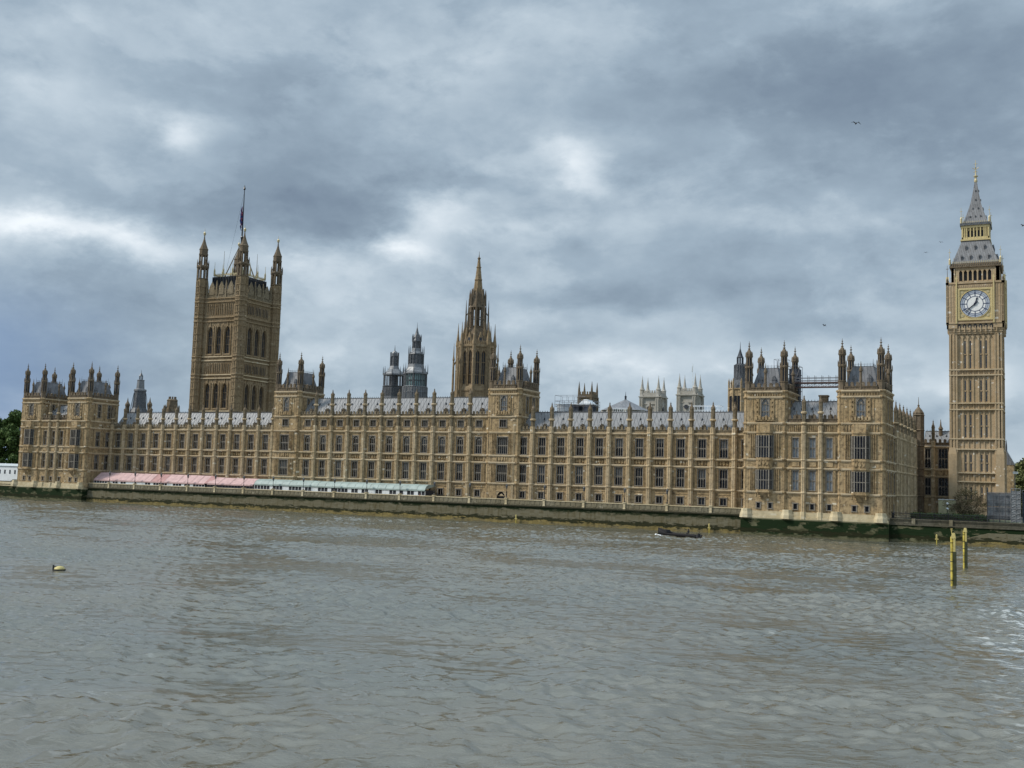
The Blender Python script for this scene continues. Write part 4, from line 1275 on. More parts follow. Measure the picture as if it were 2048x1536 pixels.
    for F in (Fr(x1 - .45, ya - .45), Fr(x2 + .45, ya - .45, PI / 2)):
        for i in range(22): co.box(F, .2 + i * .54, .38 + i * .54, -.05, .06, 68.6, 69.25)
    co.build('cornice', 'stone_grimy', T)
    gb = MB()
    for F in (Fr(x1 - .3, ya - .3), Fr(x2 + .3, ya - .3, PI / 2)):
        for i in range(24): gb.box(F, .1 + i * .485, .28 + i * .485, -.12, 0, 69.3, 69.75)
    gb.build('gilt_cresting', 'gold_pale', T)
    rf = MB(); rf.wedge(ID, x1 + .1, x2 - .1, -(yb - .1), -(ya + .1), 69.3, 75.6, 2.25, 2.25)
    sl_ = 2.25 / 6.3
    for zz, n in ((70.6, 4), (73.3, 3)):
        ins = .1 + sl_ * (zz - 69.3)
        for F, LL in ((Fr(x1, ya), W), (Fr(x2, ya, PI / 2), W)):
            for i in range(n):
                u = ins + .8 + (W - 2 * ins - 1.6) * ((i + .5) / n if n > 1 else .5)
                rf.m = 0; rf.box(F, u - .2, u + .2, -ins - 1, -ins + .22, zz - .3, zz + .55); rf.poly(F, [(u - .27, zz + .55), (u + .27, zz + .55), (u, zz + 1.1)], -ins - 1, -ins + .26)
                rf.m = 1; rf.box(F, u - .14, u + .14, -ins, -ins + .24, zz - .15, zz + .5)
    rf.m = 0
    rf.build('lower_roof', ['roof_clock', 'iron_dark'], T)
    # gilded lantern
    h2 = 3.3; lf = Fr(cx - h2, cy - h2)
    g = MB(); gd = MB()
    g.box(ID, cx - h2 - .25, cx + h2 + .25, -(cy + h2 + .25), -(cy - h2 - .25), 75.6, 76.0)
    gd.box(ID, cx - h2 + .7, cx + h2 - .7, -(cy + h2 - .7), -(cy - h2 + .7), 76, 80)
    for F in (Fr(cx - h2, cy - h2), Fr(cx + h2, cy - h2, PI / 2), Fr(cx + h2, cy + h2, PI), Fr(cx - h2, cy + h2, -PI / 2)):
        for u in (0.22, .8, 1.25, 2.1, 2.92, 3.68, 4.5, 5.35, 5.8, 6.38): g.box(F, u - .14, u + .14, -.45, 0, 76, 79.6)
        g.box(F, 0, 2 * h2, -.4, -.05, 76.0, 76.55); g.box(F, 0, 2 * h2, -.4, .06, 79.0, 79.6)
        for u in (1.7, 2.5, 3.3, 4.1, 4.9): g.box(F, u - .04, u + .04, -.3, -.1, 78.2, 79.0)
    g.build('gilt_lantern', 'gold', T); gd.build('lantern_openings', 'iron_dark', T)
    s2 = MB(); s2.box(ID, cx - h2 - .35, cx + h2 + .35, -(cy + h2 + .35), -(cy - h2 - .35), 79.6, 80.25)
    s2.build('lantern_cornice', 'iron_vent', T)
    s3 = MB(); prof = [(80.25, 3.0), (81.4, 2.6), (82.9, 2.1), (84.8, 1.52), (86.6, 1.1), (89, .68), (91.6, .3)]
    s3.lathe(cx, cy, [(z, r * math.sqrt(2)) for z, r in prof], 4, PI / 4)
    for zz, n in ((82.0, 3), (84.3, 2), (86.7, 1), (89.2, 1)):
        rr = np.interp(zz, [p[0] for p in prof], [p[1] for p in prof])
        for F in (Fr(cx, cy - rr), Fr(cx + rr, cy, PI / 2)):
            for i in range(n):
                u = (i - (n - 1) / 2) * 1.25
                s3.m = 0; s3.poly(F, [(u - .18, zz - .15), (u + .18, zz - .15), (u + .18, zz + .15), (u, zz + .45), (u - .18, zz + .15)], -.6, .16)
                s3.m = 1; s3.box(F, u - .11, u + .11, 0, .18, zz - .1, zz + .2)
    s3.build('spire', ['roof_clock', 'iron_dark'], T)
    gc = MB()
    for F in (Fr(cx - 3.3, cy - 3.4), Fr(cx + 3.4, cy - 3.3, PI / 2)):
        for i in range(14): gc.box(F, .1 + i * .48, .26 + i * .48, -.1, 0, 80.25, 80.7)
    gc.build('gilt_cresting', 'gold_pale', T)
    for (sx, sy) in ((-1, -1), (1, -1), (1, 1), (-1, 1)):
        for (h, zz, top, mt) in ((3.35, 80.2, 84.3, 'gold_pale'), (5.95, 69., 73.2, 'gold_pale'), (6.5, 63.8, 68.8, 'stone_grimy')):
            p = MB(); x, y = cx + sx * h, cy + sy * h
            p.lathe(x, y, [(zz, .3), (zz + 1.3, .28), (zz + 1.7, .08), (top, .04)], 6)
            p.box(ID, x - .3, x + .3, -y - .04, -y + .04, top - 1.0, top - .88); p.build('corner_pinnacle', mt, T)
    f = MB(); f.lathe(cx, cy, [(91.6, .3), (91.8, .42), (92.3, .42), (92.6, .25), (93.0, .28), (93.2, .55), (93.4, .55), (93.5, .2), (94.4, .15), (97.6, .05)], 10)
    for a in range(4):
        t = a * PI / 2
        f.tube((cx, cy, 95.1), (cx + .75 * math.cos(t), cy + .75 * math.sin(t), 95.6), .09, 5)
        f.tube((cx, cy, 94.6), (cx + .5 * math.cos(t), cy + .5 * math.sin(t), 94.4), .08, 5)
    f.tube((cx - .45, cy, 96.6), (cx + .45, cy, 96.6), .08, 5)
    f.build('finial', 'gold_pale', T)


clock_tower()


# ------------------------------------------------------------------ great square tower
def great_tower():
    hw = 9.8; cx, cy = -247.72, 79.77
    T = thing('great_tower', 'massive square gothic tower with four crowned corner turrets and a flagpole', 'tower', (cx, cy, ZB))
    x0, y0, w = cx - hw, cy - hw, 2 * hw
    faces = [Fr(x0, y0), Fr(x0 + w, y0, PI / 2), Fr(x0 + w, y0 + w, PI), Fr(x0, y0 + w, -PI / 2)]
    lv = [33, 45.3, 46.6, 52.0, 53.4, 66.8, 68.3, 74.2, 75.6]
    b = MB()
    b.box(ID, x0 + .8, x0 + w - .8, -(y0 + w - .8), -(y0 + .8), ZB - 1, 78)
    big = []
    for F in faces:
        ops = [(hw + s * 4.15, 54.6, 2.75, 10.2) for s in (-1, 0, 1)] + [(hw + s * 4.15, 34.2, 2.6, 9.2) for s in (-1, 0, 1)]
        wall_face(b, F, 1.5, w - 1.5, ZB - 1, 76, ops, 0., .8)
        for s in (-1, 0, 1):
            u = hw + s * 4.15
            for (z0, hh, ww_) in ((54.6, 10.2, 2.75), (34.2, 9.2, 2.6)):
                ah = 2.6; pts = arch_pts(ww_, z0 + hh - ah, z0 + hh); pts = [(u + x, z) for x, z in pts]; n = len(pts) // 2
                b.poly(F, [(u - ww_ / 2, z0 + hh)] + pts[:n + 1], -.6, .02); b.poly(F, [(u + ww_ / 2, z0 + hh)] + pts[n:], -.6, .02)
                # ogee canopy over the arch
                for i in range(len(pts) - 1):
                    (xa, za), (xb, zb_) = pts[i], pts[i + 1]
                    b.tube(F.pt(u + (xa - u) * 1.12, .1, za + .25), F.pt(u + (xb - u) * 1.12, .1, zb_ + .25), .16, 4)
                b.poly(F, [(u - .25, z0 + hh), (u + .25, z0 + hh), (u, z0 + hh + 2.2)], 0, .3)
                b.box(F, u - ww_ / 2 - .38, u - ww_ / 2 - .1, 0, .3, z0 - .6, z0 + hh + .3); b.box(F, u + ww_ / 2 + .1, u + ww_ / 2 + .38, 0, .3, z0 - .6, z0 + hh + .3)
                b.box(F, u - ww_ / 2 - .1, u + ww_ / 2 + .1, 0, .35, z0 - .6, z0 - .2)
            # row of small lights in two friezes
            for (z0, z1) in ((47.4, 50.6), (69.6, 73.0)):
                for k in range(4):
                    x = u - 1.35 + k * .9
                    b.box(F, x - .60, x - .40, 0, .34, z0 - .3, z1 + .4)
                b.box(F, u + 1.62, u + 1.86, 0, .22, z0 - .3, z1 + .4)
        for i in range(24):
            u = 2.5 + i * (w - 5) / 23
            b.box(F, u - .07, u + .07, 0, .14, 66.95, 68.2); b.box(F, u - .07, u + .07, 0, .14, 52.2, 53.2); b.box(F, u - .07, u + .07, 0, .12, 45.5, 46.4)
        for i in range(12):
            u = 2.9 + i * (w - 5.8) / 11
            b.box(F, u - .05, u + .05, 0, .1, 44., 45.2); b.box(F, u - .05, u + .05, 0, .1, 65, 66.6)
            b.box(F, u - .3, u + .3, 0, .12, 65.4, 66.2) if i % 2 else None
    dk = b; dk.m = 1
    for F in faces:
        for s in (-1, 0, 1):
            u = hw + s * 4.15
            for (z0, z1) in ((47.6, 50.5), (69.8, 72.8)):
                for k in range(4): dk.box(F, u - 1.35 + k * .9 - .24 + .45 - .24, u - 1.35 + k * .9 + .45 - .02, -.05, .03, z0, z1)
    b.build('wall', ['stone_tall', 'iron_dark'], T)
    for F in faces[:2] + faces[2:]:
        for s in (-1, 0, 1):
            u = hw + s * 4.15
            for (z0, hh, ww_) in ((54.6, 10.2, 2.75), (34.2, 9.2, 2.6)):
                key = ('bigwin', hh)
                if key not in _misc:
                    a = MB()
                    for x in (-ww_ / 6, ww_ / 6): a.box(ID, x - .09, x + .09, -.62, -.4, 0, hh)
                    for z in (hh * .33, hh * .62): a.box(ID, -ww_ / 2, ww_ / 2, -.6, -.42, z - .12, z + .12)
                    g = MB(); g.box(ID, -ww_ / 2, ww_ / 2, -.72, -.68, 0, hh)
                    _misc[key] = (a.mesh('window', 'stone_grimy'), g.mesh('pane', 'iron_dark'))
                o = inst('window', _misc[key][0], T, F, u, 0, z0); sub('pane', _misc[key][1], o)
    for z in lv:
        c = MB()
        for F in faces: c.box(F, 1.5, w - 1.5, -.1, .42, z - .2, z + .2)
        c.build('string_course', 'stone_light' if z < 60 else 'stone_tall', T)
    # pierced parapet with gabled niches
    for F in faces:
        p = MB(); merlons(p, F, 2.2, w - 2.2, 75.9, 78.9, 1.3, -.35, .1)
        for i in range(4):
            u = 2.9 + i * (w - 5.8) / 3
            p.box(F, u - .3, u + .3, -.3, .25, 75.9, 80.6); p.poly(F, [(u - .34, 80.6), (u + .34, 80.6), (u, 82.6)], -.2, .2)
        for i in range(3):
            u = 2.9 + (i + .5) * (w - 5.8) / 3
            p.box(F, u - 1.15, u + 1.15, -.3, .18, 77.0, 79.9); p.poly(F, [(u - 1.3, 79.9), (u + 1.3, 79.9), (u, 82.1)], -.28, .16)
        p.build('parapet', 'stone_weathered', T)
    # corner turrets
    for (sx, sy) in ((-1, -1), (1, -1), (1, 1), (-1, 1)):
        x, y = cx + sx * hw, cy + sy * hw
        R = 2.55
        if 'gt' not in _misc:
            m = MB(); m.lathe(0, 0, [(0, R + .3), (2, R + .1), (83.2 - ZB, R - .12)], 8)
            for z in lv: m.lathe(0, 0, [(z - ZB - .45, R), (z - ZB - .15, R + .3), (z - ZB + .2, R + .3), (z - ZB + .4, R)], 8)
            for k in range(8):
                a = PI / 8 + PI / 4 * k
                m.lathe((R - .03) * math.cos(a), (R - .03) * math.sin(a), [(1, .2), (83 - ZB, .18)], 4)
            for q in range(8):
                a = PI / 4 * q; G = Fr((R * .924 - .05) * math.cos(a), (R * .924 - .05) * math.sin(a), a + PI / 2)
                z = 8.
                while z < 82 - ZB:
                    m.box(G, -.78, .78, 0, .26, z, z + .3); m.box(G, -.07, .07, 0, .24, z + .3, z + 2.3); z += 2.6
            t = MB(); B = 83.2 - ZB
            t.lathe(0, 0, [(B, R + .15), (B + .3, R + .15)], 8)
            for k in range(8):
                a = PI / 8 + PI / 4 * k
                t.lathe(2.15 * math.cos(a), 2.15 * math.sin(a), [(B + .3, .46), (B + 4.4, .46)], 4)
                t.lathe(1.65 * math.cos(a), 1.65 * math.sin(a), [(B + 5.4, .38), (B + 9.3, .34)], 4)
                t.lathe((R + .05) * math.cos(a), (R + .05) * math.sin(a), [(B + 4.4, .22), (B + 6.2, .2), (B + 7.6, .03)], 4)
                t.tube(((R) * math.cos(a), R * math.sin(a), B + 5.2), (1.7 * math.cos(a), 1.7 * math.sin(a), B + 7.6), .12, 4)
            t.lathe(0, 0, [(B + 4.0, R - .3), (B + 4.6, R + .2), (B + 5.0, R + .2), (B + 5.4, R - .3)], 8)
            t.lathe(0, 0, [(B + 9.0, 1.75), (B + 9.4, 2.1), (B + 9.9, 2.1)], 8)
            c = MB(); c.lathe(0, 0, [(B + 9.9, 1.9), (B + 11.4, 1.95), (B + 11.6, 2.1), (B + 12, 1.8), (B + 13.4, 1.15), (B + 14.8, .62), (B + 15.8, .34), (B + 17, .2), (B + 17.4, .1)], 8)
            cr_ = MB(); cr_.lathe(0, 0, [(B + 17.0, .15), (B + 17.3, .5), (B + 18.0, .62), (B + 18.3, .35), (B + 18.6, .1), (B + 19.8, .04)], 8)
            _misc['gt'] = (m.mesh('turret', 'stone_tall'), t.mesh('lantern', 'stone_grimy'), c.mesh('turret_cap', 'stone_grimy'), cr_.mesh('crown', 'gold_pale'))
        A = _misc['gt']
        o = inst('turret', A[0], T, ID, x, -y, ZB); o.scale = (.86, .86, 1)
        sub('lantern', A[1], o); sub('turret_cap', A[2], o); sub('crown', A[3], o)
    # iron roof and lantern
    r = MB(); r.wedge(ID, x0 + 1.6, x0 + w - 1.6, -(y0 + w - 1.6), -(y0 + 1.6), 77.5, 83.6, 1.6, 1.6)
    for F in faces:
        for i in range(18):
            u = 3.2 + i * (w - 6.4) / 17
            r.box(F, u - .1, u + .1, -3.1, -2.2, 79, 84.4)
    r.build('roof', 'iron_dark', T)
    g = MB()
    for F in [Fr(x0 + 3, y0 + 3), Fr(x0 + w - 3, y0 + 3, PI / 2), Fr(x0 + w - 3, y0 + w - 3, PI), Fr(x0 + 3, y0 + w - 3, -PI / 2)]:
        for i in range(22):
            u = .2 + i * (w - 6.4) / 21
            g.box(F, u - .07, u + .07, -.1, .05, 83.6, 85.8)
        g.box(F, 0, w - 6, -.12, .06, 85.1, 85.4); g.box(F, 0, w - 6, -.12, .06, 83.6, 84.1)
        for i in range(4):
            p_ = F.pt(.2 + i * (w - 6.4) / 3, 0, 0); g.lathe(p_[0], p_[1], [(85, .35), (87.2, .3), (88, .08), (90.3, .04)], 6)
    g.build('roof_crown', 'gold_pale', T)
    q = MB()
    for k in range(4):
        a = PI / 4 + k * PI / 2
        q.tube((cx + 6.2 * math.cos(a), cy + 6.2 * math.sin(a), 83.6), (cx + .3 * math.cos(a), cy + .3 * math.sin(a), 98.5), .26, 6, .12)
        q.tube((cx + 6.2 * math.cos(a), cy + 6.2 * math.sin(a), 84), (cx + 6.2 * math.cos(a), cy + 6.2 * math.sin(a), 95), .16, 6, .05)
    q.build('mast_stays', 'stone_weathered', T)
    f = MB(); f.lathe(cx, cy, [(80, .45), (100, .42), (101, .6), (101.5, .3), (119.5, .14)], 8)
    f.lathe(cx, cy, [(119.6, .2), (120.1, .5), (120.6, .3), (121.6, .05)], 8)
    f.build('flagpole', 'black_paint', T)
    h = MB(); h.tube((cx - .2, cy, 118), (cx - 5.6, cy - 2, 86), .035, 3); h.build('halyard', 'iron_vent', T)
    fl = thing('flag', 'furled red, white and blue flag hanging limp against the pole on the great tower', 'flag', (cx - .3, cy - .3, 104))
    rnd = random.Random(3)
    for mi, (mat, off) in enumerate((('flag_blue', 0.), ('flag_red', .38), ('frame_white', -.3))):
        m = MB(); n = 12
        prev = None
        for i in range(n + 1):
            z = 113.2 - i * (9.6 if mi == 0 else 8.2) / n - mi * .4
            ww_ = (.12 + .55 * math.sin(PI * min(1, i / n * 1.05)) * (1 if mi == 0 else .45)) + rnd.uniform(-.05, .05)
            xx = cx - .45 + off * .6 + .12 * math.sin(i * 1.7); yy = cy - .45 - off * .2 + .15 * math.cos(i * 2.1)
            ring = [(xx - ww_, yy, z), (xx, yy - ww_ * .8, z), (xx + ww_, yy, z), (xx, yy + ww_ * .6, z)]
            if prev:
                for k in range(4): m.face([prev[k], ring[k], ring[(k + 1) % 4], prev[(k + 1) % 4]][::-1])
            prev = ring
        m.build('cloth' if mi == 0 else 'cloth_stripe', mat, fl)


great_tower()


# ------------------------------------------------------------------ central spire
def central_spire():
    cx, cy = -132.9, 61.0
    T = thing('spire_tower', 'slender octagonal stone spire tower with pinnacled lantern at the centre', 'tower', (cx, cy, ZB))
    N8 = PI / 8
    m = MB(); R = 5.75
    m.lathe(cx, cy, [(20, R + .3), (38.0, R + .2)], 8)
    m.lathe(cx, cy, [(38, R - 1.3), (52.4, R - 1.5)], 8)
    m.lathe(cx, cy, [(38, R + .3), (38.5, R + .4), (40.0, R)], 8); m.lathe(cx, cy, [(51.9, R), (52.3, R + .35), (52.9, R + .35), (53.2, R)], 8)
    gl = MB()
    ap = R * math.cos(N8)
    for k in range(8):
        a = PI / 4 * k - PI / 2 + 0.0
        F = Fr(cx + ap * math.cos(a), cy + ap * math.sin(a), a + PI / 2)
        hwid = R * math.sin(N8)
        ops = [(-.98, 40.4, 1.2, 10.9), (.98, 40.4, 1.2, 10.9)]
        wall_face(m, F, -hwid, hwid, 39.8, 52.2, ops, 0, .5)
        for s in (-.98, .98):
            m.poly(F, [(s - .6, 51.3), (s - .6, 50.1), (s, 51.3)], -.3, .02); m.poly(F, [(s + .6, 51.3), (s, 51.3), (s + .6, 50.1)], -.3, .02)
            m.box(F, s - .06, s + .06, -.4, -.15, 40.4, 51.3)
            for z in (43.3, 47.3): m.box(F, s - .6, s + .6, -.4, -.15, z - .1, z + .1)
            gl.box(F, s - .6, s + .6, -.5, -.46, 40.4, 51.3)
            m.box(F, s - .8, s - .65, 0, .25, 40, 52); m.box(F, s + .65, s + .8, 0, .25, 40, 52)
        for i in range(6): m.box(F, -1.9 + i * .68, -1.6 + i * .68, 0, .3, 52.9, 54.2)
        # gablets of the sloping crown
        m.poly(F, [(-1.2, 53.2), (1.2, 53.2), (0, 57.0)], -1.6, -.5)
        gl.box(F, -.42, .42, -.5, -.46, 53.9, 55.2)
        # corner buttresses with pinnacles
        b = a + N8
        px, py = cx + (R + .15) * math.cos(b), cy + (R + .15) * math.sin(b)
        m.lathe(px, py, [(30, .62), (52.5, .55), (53, .7), (55.2, .42), (57, .22), (60.2, .04)], 8)
        qx, qy = cx + (R + 1.35) * math.cos(b), cy + (R + 1.35) * math.sin(b)
        m.lathe(qx, qy, [(24, .45), (44, .34), (48, .26), (48.4, .4), (49.5, .2), (53.8, .04)], 8)
        m.tube((qx, qy, 46.5), (px, py, 48.6), .22, 4); m.tube((qx, qy, 37), (px, py, 39), .3, 4)
        ix, iy = cx + (R - 1.7) * math.cos(b), cy + (R - 1.7) * math.sin(b)
        m.lathe(ix, iy, [(53, .42), (57.6, .32), (58.6, .12), (60.8, .04)], 6)
    m.build('drum', 'stone_tall', T); gl.build('window_panes', 'iron_dark', T)
    c = MB(); c.lathe(cx, cy, [(53, R - .5), (58.6, 2.8)], 8); c.build('sloping_roof', 'stone_grimy', T)
    l = MB(); r = 2.6
    l.lathe(cx, cy, [(57.6, 3.1), (58.8, 2.7), (59.3, 2.7)], 8)
    l.lathe(cx, cy, [(65.0, r - .25), (65.3, r + .1), (66.4, r - .2), (68.6, 2.0), (70.0, 1.75), (70.4, 1.5)], 8)
    for k in range(8):
        b = PI / 4 * k + N8
        l.lathe(cx + r * math.cos(b), cy + r * math.sin(b), [(58.8, .36), (65.2, .34)], 4)
        l.lathe(cx + r * math.cos(b + N8) * .95, cy + r * math.sin(b + N8) * .95, [(58.8, .16), (65.2, .15)], 4)
        l.lathe(cx + (r + 1.0) * math.cos(b), cy + (r + 1.0) * math.sin(b), [(55.5, .32), (62, .26), (64.5, .18), (67.8, .04)], 6)
        l.tube((cx + (r + 1.0) * math.cos(b), cy + (r + 1.0) * math.sin(b), 62.6), (cx + r * math.cos(b), cy + r * math.sin(b), 64.2), .14, 4)
        l.lathe(cx + (r - .1) * math.cos(b), cy + (r - .1) * math.sin(b), [(66, .35), (69.3, .3), (71.2, .04)], 6)
        l.lathe(cx + 1.8 * math.cos(b), cy + 1.8 * math.sin(b), [(68, .3), (70.4, .26), (71.6, .1)], 4)
        l.box(Fr(cx + r * .92 * math.cos(b + N8), cy + r * .92 * math.sin(b + N8), b + N8 + PI / 2), -.9, .9, -.2, 0, 61.9, 62.15)
    l.build('lantern', 'stone_grimy', T)
    s = MB(); s.lathe(cx, cy, [(69, 1.6), (74.2, 1.08), (74.3, 1.25), (74.6, 1.25), (74.7, 1.04), (78.3, .66), (78.4, .82), (78.65, .82), (78.7, .62), (81.2, .3)], 8)
    for k in range(8):
        b = PI / 4 * k + N8; s.tube((cx + 1.62 * math.cos(b), cy + 1.62 * math.sin(b), 69), (cx + .3 * math.cos(b), cy + .3 * math.sin(b), 81.2), .1, 4, .05)
    s.build('spire', 'stone_tall', T)
    f = MB(); f.lathe(cx, cy, [(81.1, .3), (81.3, .5), (81.6, .5), (81.9, .16), (82.8, .08), (83.8, .03)], 8); f.build('finial', 'stone_grimy', T)


central_spire()


# ------------------------------------------------------------------ ventilation turrets and roofs behind
def oct_stage(mb, cx, cy, z0, z1, r, n=8):
    for k in range(n):
        a = PI / n + 2 * PI * k / n
        mb.lathe(cx + r * math.cos(a), cy + r * math.sin(a), [(z0, .16), (z1, .16)], 4)


def vent_turrets():
    S8 = 8
    # left, open colonnade
    cx, cy = -150.0, 40.0
    T = thing('ventilation_turret', 'smaller grey iron ventilation turret with an open colonnade, left of its glazed neighbour', 'turret', (cx, cy, 26)); T.scale = (.77, .77, 1)
    b = MB(); b.lathe(cx, cy, [(26, 4.4), (35.2, 4.3)], 8); b.build('base', 'iron_vent_pale', T)
    p = MB(); p.lathe(cx, cy, [(35.2, 4.35), (38.0, 4.25), (38.2, 4.45), (38.4, 4.45)], 8)
    for k in range(32):
        a = 2 * PI * k / 32; p.lathe(cx + 4.25 * math.cos(a), cy + 4.25 * math.sin(a), [(35.4, .07), (37.9, .07)], 4)
    p.build('parapet', 'iron_vent', T)
    c = MB(); oct_stage(c, cx, cy, 38.3, 41.8, 4.05); oct_stage(c, cx, cy, 38.3, 41.8, 3.9, 16)
    c.lathe(cx, cy, [(35.5, 1.9), (41.8, 1.9)], 8)
    c.build('colonnade', 'iron_vent', T)
    r = MB(); r.lathe(cx, cy, [(41.7, 4.4), (42.1, 4.35), (42.5, 3.9), (43.6, 2.2), (44.6, 1.75)], 8); r.build('skirt_roof', 'iron_vent_pale', T)
    u = MB(); u.lathe(cx, cy, [(44.5, 1.6), (47.5, 1.5), (47.6, 1.75), (47.8, 1.7)], 8); oct_stage(u, cx, cy, 44.6, 48.9, 1.65); u.build('upper_stage', 'iron_vent', T)
    d = MB(); d.lathe(cx, cy, [(47.8, 1.2), (48.6, 1.15), (49.2, .7), (49.5, .2), (51.2, .04)], 8); d.build('dome', 'iron_vent_pale', T)
    for k in range(8):
        a = PI / 8 + PI / 4 * k; q = MB(); x, y = cx + 4.35 * math.cos(a), cy + 4.35 * math.sin(a)
        q.lathe(x, y, [(41.8, .2), (43.2, .17), (44.4, .03)], 5); q.build('pinnacle', 'iron_vent', T)
    cx, cy = -139.1, 35.0
    T = thing('ventilation_turret', 'taller grey iron ventilation turret with glazed sides and a spire, right of the open one', 'turret', (cx, cy, 26)); T.scale = (.77, .77, 1)
    b = MB(); b.lathe(cx, cy, [(26, 4.9), (35.8, 4.8), (35.9, 5.0), (36.1, 4.8), (37.4, 4.7), (37.5, 4.95), (37.7, 4.9)], 8)
    oct_stage(b, cx, cy, 30, 37.4, 4.85, 32); b.build('base', 'iron_vent_pale', T)
    g = MB(); g.lathe(cx, cy, [(37.6, 4.1), (41.4, 4.1)], 8); g.build('glazing', 'green_glass', T)
    c = MB(); oct_stage(c, cx, cy, 37.6, 41.5, 4.5); oct_stage(c, cx, cy, 37.6, 41.5, 4.15, 32); c.lathe(cx, cy, [(39.3, 4.3), (39.5, 4.3)], 8); c.build('colonnade', 'iron_vent', T)
    r = MB(); r.lathe(cx, cy, [(41.4, 4.8), (41.9, 4.7), (42.4, 4.1), (43.4, 3.35), (44.4, 3.1)], 8); r.build('skirt_roof', 'iron_vent_pale', T)
    u = MB(); u.lathe(cx, cy, [(44.3, 2.95), (47.2, 2.9), (47.3, 3.15), (47.6, 3.0)], 8); oct_stage(u, cx, cy, 44.3, 47.3, 2.95, 16); u.build('upper_stage', 'iron_vent', T)
    s = MB(); s.lathe(cx, cy, [(47.5, 2.9), (48.3, 2.0), (49.2, 1.75)], 8); s.build('upper_skirt_roof', 'iron_vent_pale', T)
    l = MB(); l.lathe(cx, cy, [(49.1, 1.3), (51.2, 1.3)], 8); oct_stage(l, cx, cy, 49.0, 51.3, 1.6); l.lathe(cx, cy, [(51.2, 1.85), (51.5, 1.8), (52.6, 1.3), (53.7, .7), (55.2, .25), (55.6, .1), (57.1, .03)], 8)
    l.build('spire', 'iron_vent', T)
    for (rr, z) in ((4.75, 41.6), (3.0, 47.4), (1.75, 51.3)):
        for k in range(8):
            a = PI / 8 + PI / 4 * k; q = MB(); x, y = cx + rr * math.cos(a), cy + rr * math.sin(a)
            q.lathe(x, y, [(z, .2), (z + 1.6, .15), (z + 3.0 * (rr / 4.75) ** .3, .03)], 5); q.build('pinnacle', 'iron_vent', T)
    # dark one on the left wing
    cx, cy = -243.0, 28.0
    T = thing('ventilation_turret', 'small dark tapering ventilation turret rising behind the pink marquee wing', 'turret', (cx, cy, 24)); T.scale = (.75, .75, 1)
    b = MB(); b.lathe(cx, cy, [(24, 4.4), (29.4, 4.2), (31.0, 3.3), (33.4, 2.95), (35.6, 2.7), (36.8, 2.7)], 8)
    for k in range(8):
        a = PI / 8 + PI / 4 * k; b.tube((cx + 4.2 * math.cos(a), cy + 4.2 * math.sin(a), 29.4), (cx + 2.75 * math.cos(a), cy + 2.75 * math.sin(a), 36), .16, 4)
    b.build('base', 'iron_vent', T)
    u = MB(); u.lathe(cx, cy, [(36.7, 2.95), (37.2, 2.9), (37.5, 1.9), (40.2, 1.6), (40.3, 1.75), (40.5, 1.7)], 8); u.build('upper_stage', 'iron_vent_pale', T)
    l = MB(); oct_stage(l, cx, cy, 40.4, 41.9, .75); l.lathe(cx, cy, [(41.8, .95), (42.3, .6), (43, .12), (44, .03)], 8); l.build('lantern', 'iron_vent', T)
    for (x, y) in ((-248.4, 28), (-238.3, 28)):
        K = MB(); K.lathe(x, y, [(24, .8), (31.6, .72), (31.8, .9), (32.4, .8), (33.2, .3), (34.6, .04)], 8)
        o = K.build('stone_turret', 'stone_grimy', None, org=(x, y, 24))
        tag(o, 'small stone roof turret just %s of the dark tapering ventilation turret' % ('left' if x < -243 else 'right'), 'turret')
    # chimney
    cx, cy = -228.4, 28.0
    m = MB(); m.lathe(cx, cy, [(24, 2.5), (29.6, 2.4), (30.6, 2.3), (31.2, 2.0), (33.2, 1.75), (33.4, 1.9), (33.9, 1.5)], 8)
    for k in range(8):
        a = PI / 4 * k; m.lathe(cx + 1.0 * math.cos(a), cy + 1.0 * math.sin(a), [(33.7, .26), (34.7, .24)], 6)
        a += PI / 8; m.lathe(cx + 2.35 * math.cos(a), cy + 2.35 * math.sin(a), [(29, .35), (31.5, .25), (32, .05)], 5)
    o = m.build('chimney_stack', 'stone_grimy', None, org=(cx, cy, 24))
    tag(o, 'squat octagonal stone chimney stack between the dark ventilation turret and the great tower', 'chimney')
    # dark louvred lantern on a pale stone tower
    cx, cy = -43.2, 45.0
    T = thing('lantern_tower', 'honey stone tower with a dark slatted lantern, half hidden behind the left scaffold bridge tower', 'tower', (cx, cy, 20)); T.scale = (.85, .85, 1)
    m = MB(); m.lathe(cx, cy, [(20, 3.4), (36.4, 3.3), (36.6, 3.6), (36.9, 3.6)], 8)
    F = Fr(cx, cy - 3.1)
    for k in range(8):
        a = PI / 8 + PI / 4 * k; m.lathe(cx + 3.4 * math.cos(a), cy + 3.4 * math.sin(a), [(24, .35), (38.6, .3), (39.6, .04)], 6)
    m.build('wall', 'stone', T)
    g = MB(); g.box(F, -.9, -.15, -.1, .12, 27, 34.8); g.box(F, .15, .9, -.1, .12, 27, 34.8)
    G = Fr(cx - 2.15, cy - 2.15, -PI / 4); g.box(G, -.8, -.1, -.1, .12, 27, 34.8); g.box(G, .1, .8, -.1, .12, 27, 34.8)
    g.build('window', 'glass', T)
    d = MB(); d.lathe(cx, cy, [(36.8, 2.7), (38, 2.35), (39.2, 2.0), (43.2, 1.75), (43.4, 1.4)], 8)
    oct_stage(d, cx, cy, 39, 43.3, 1.8, 16); d.build('louvred_stage', 'iron_vent', T)
    s = MB(); oct_stage(s, cx, cy, 43.2, 45.4, .95); s.lathe(cx, cy, [(45.3, 1.1), (45.8, .8), (47, .35), (47.8, .12), (49.6, .03)], 8); s.lathe(cx, cy, [(43.3, 1.5), (43.6, 1.4)], 8)
    s.build('spirelet', 'iron_dark', T)


vent_turrets()


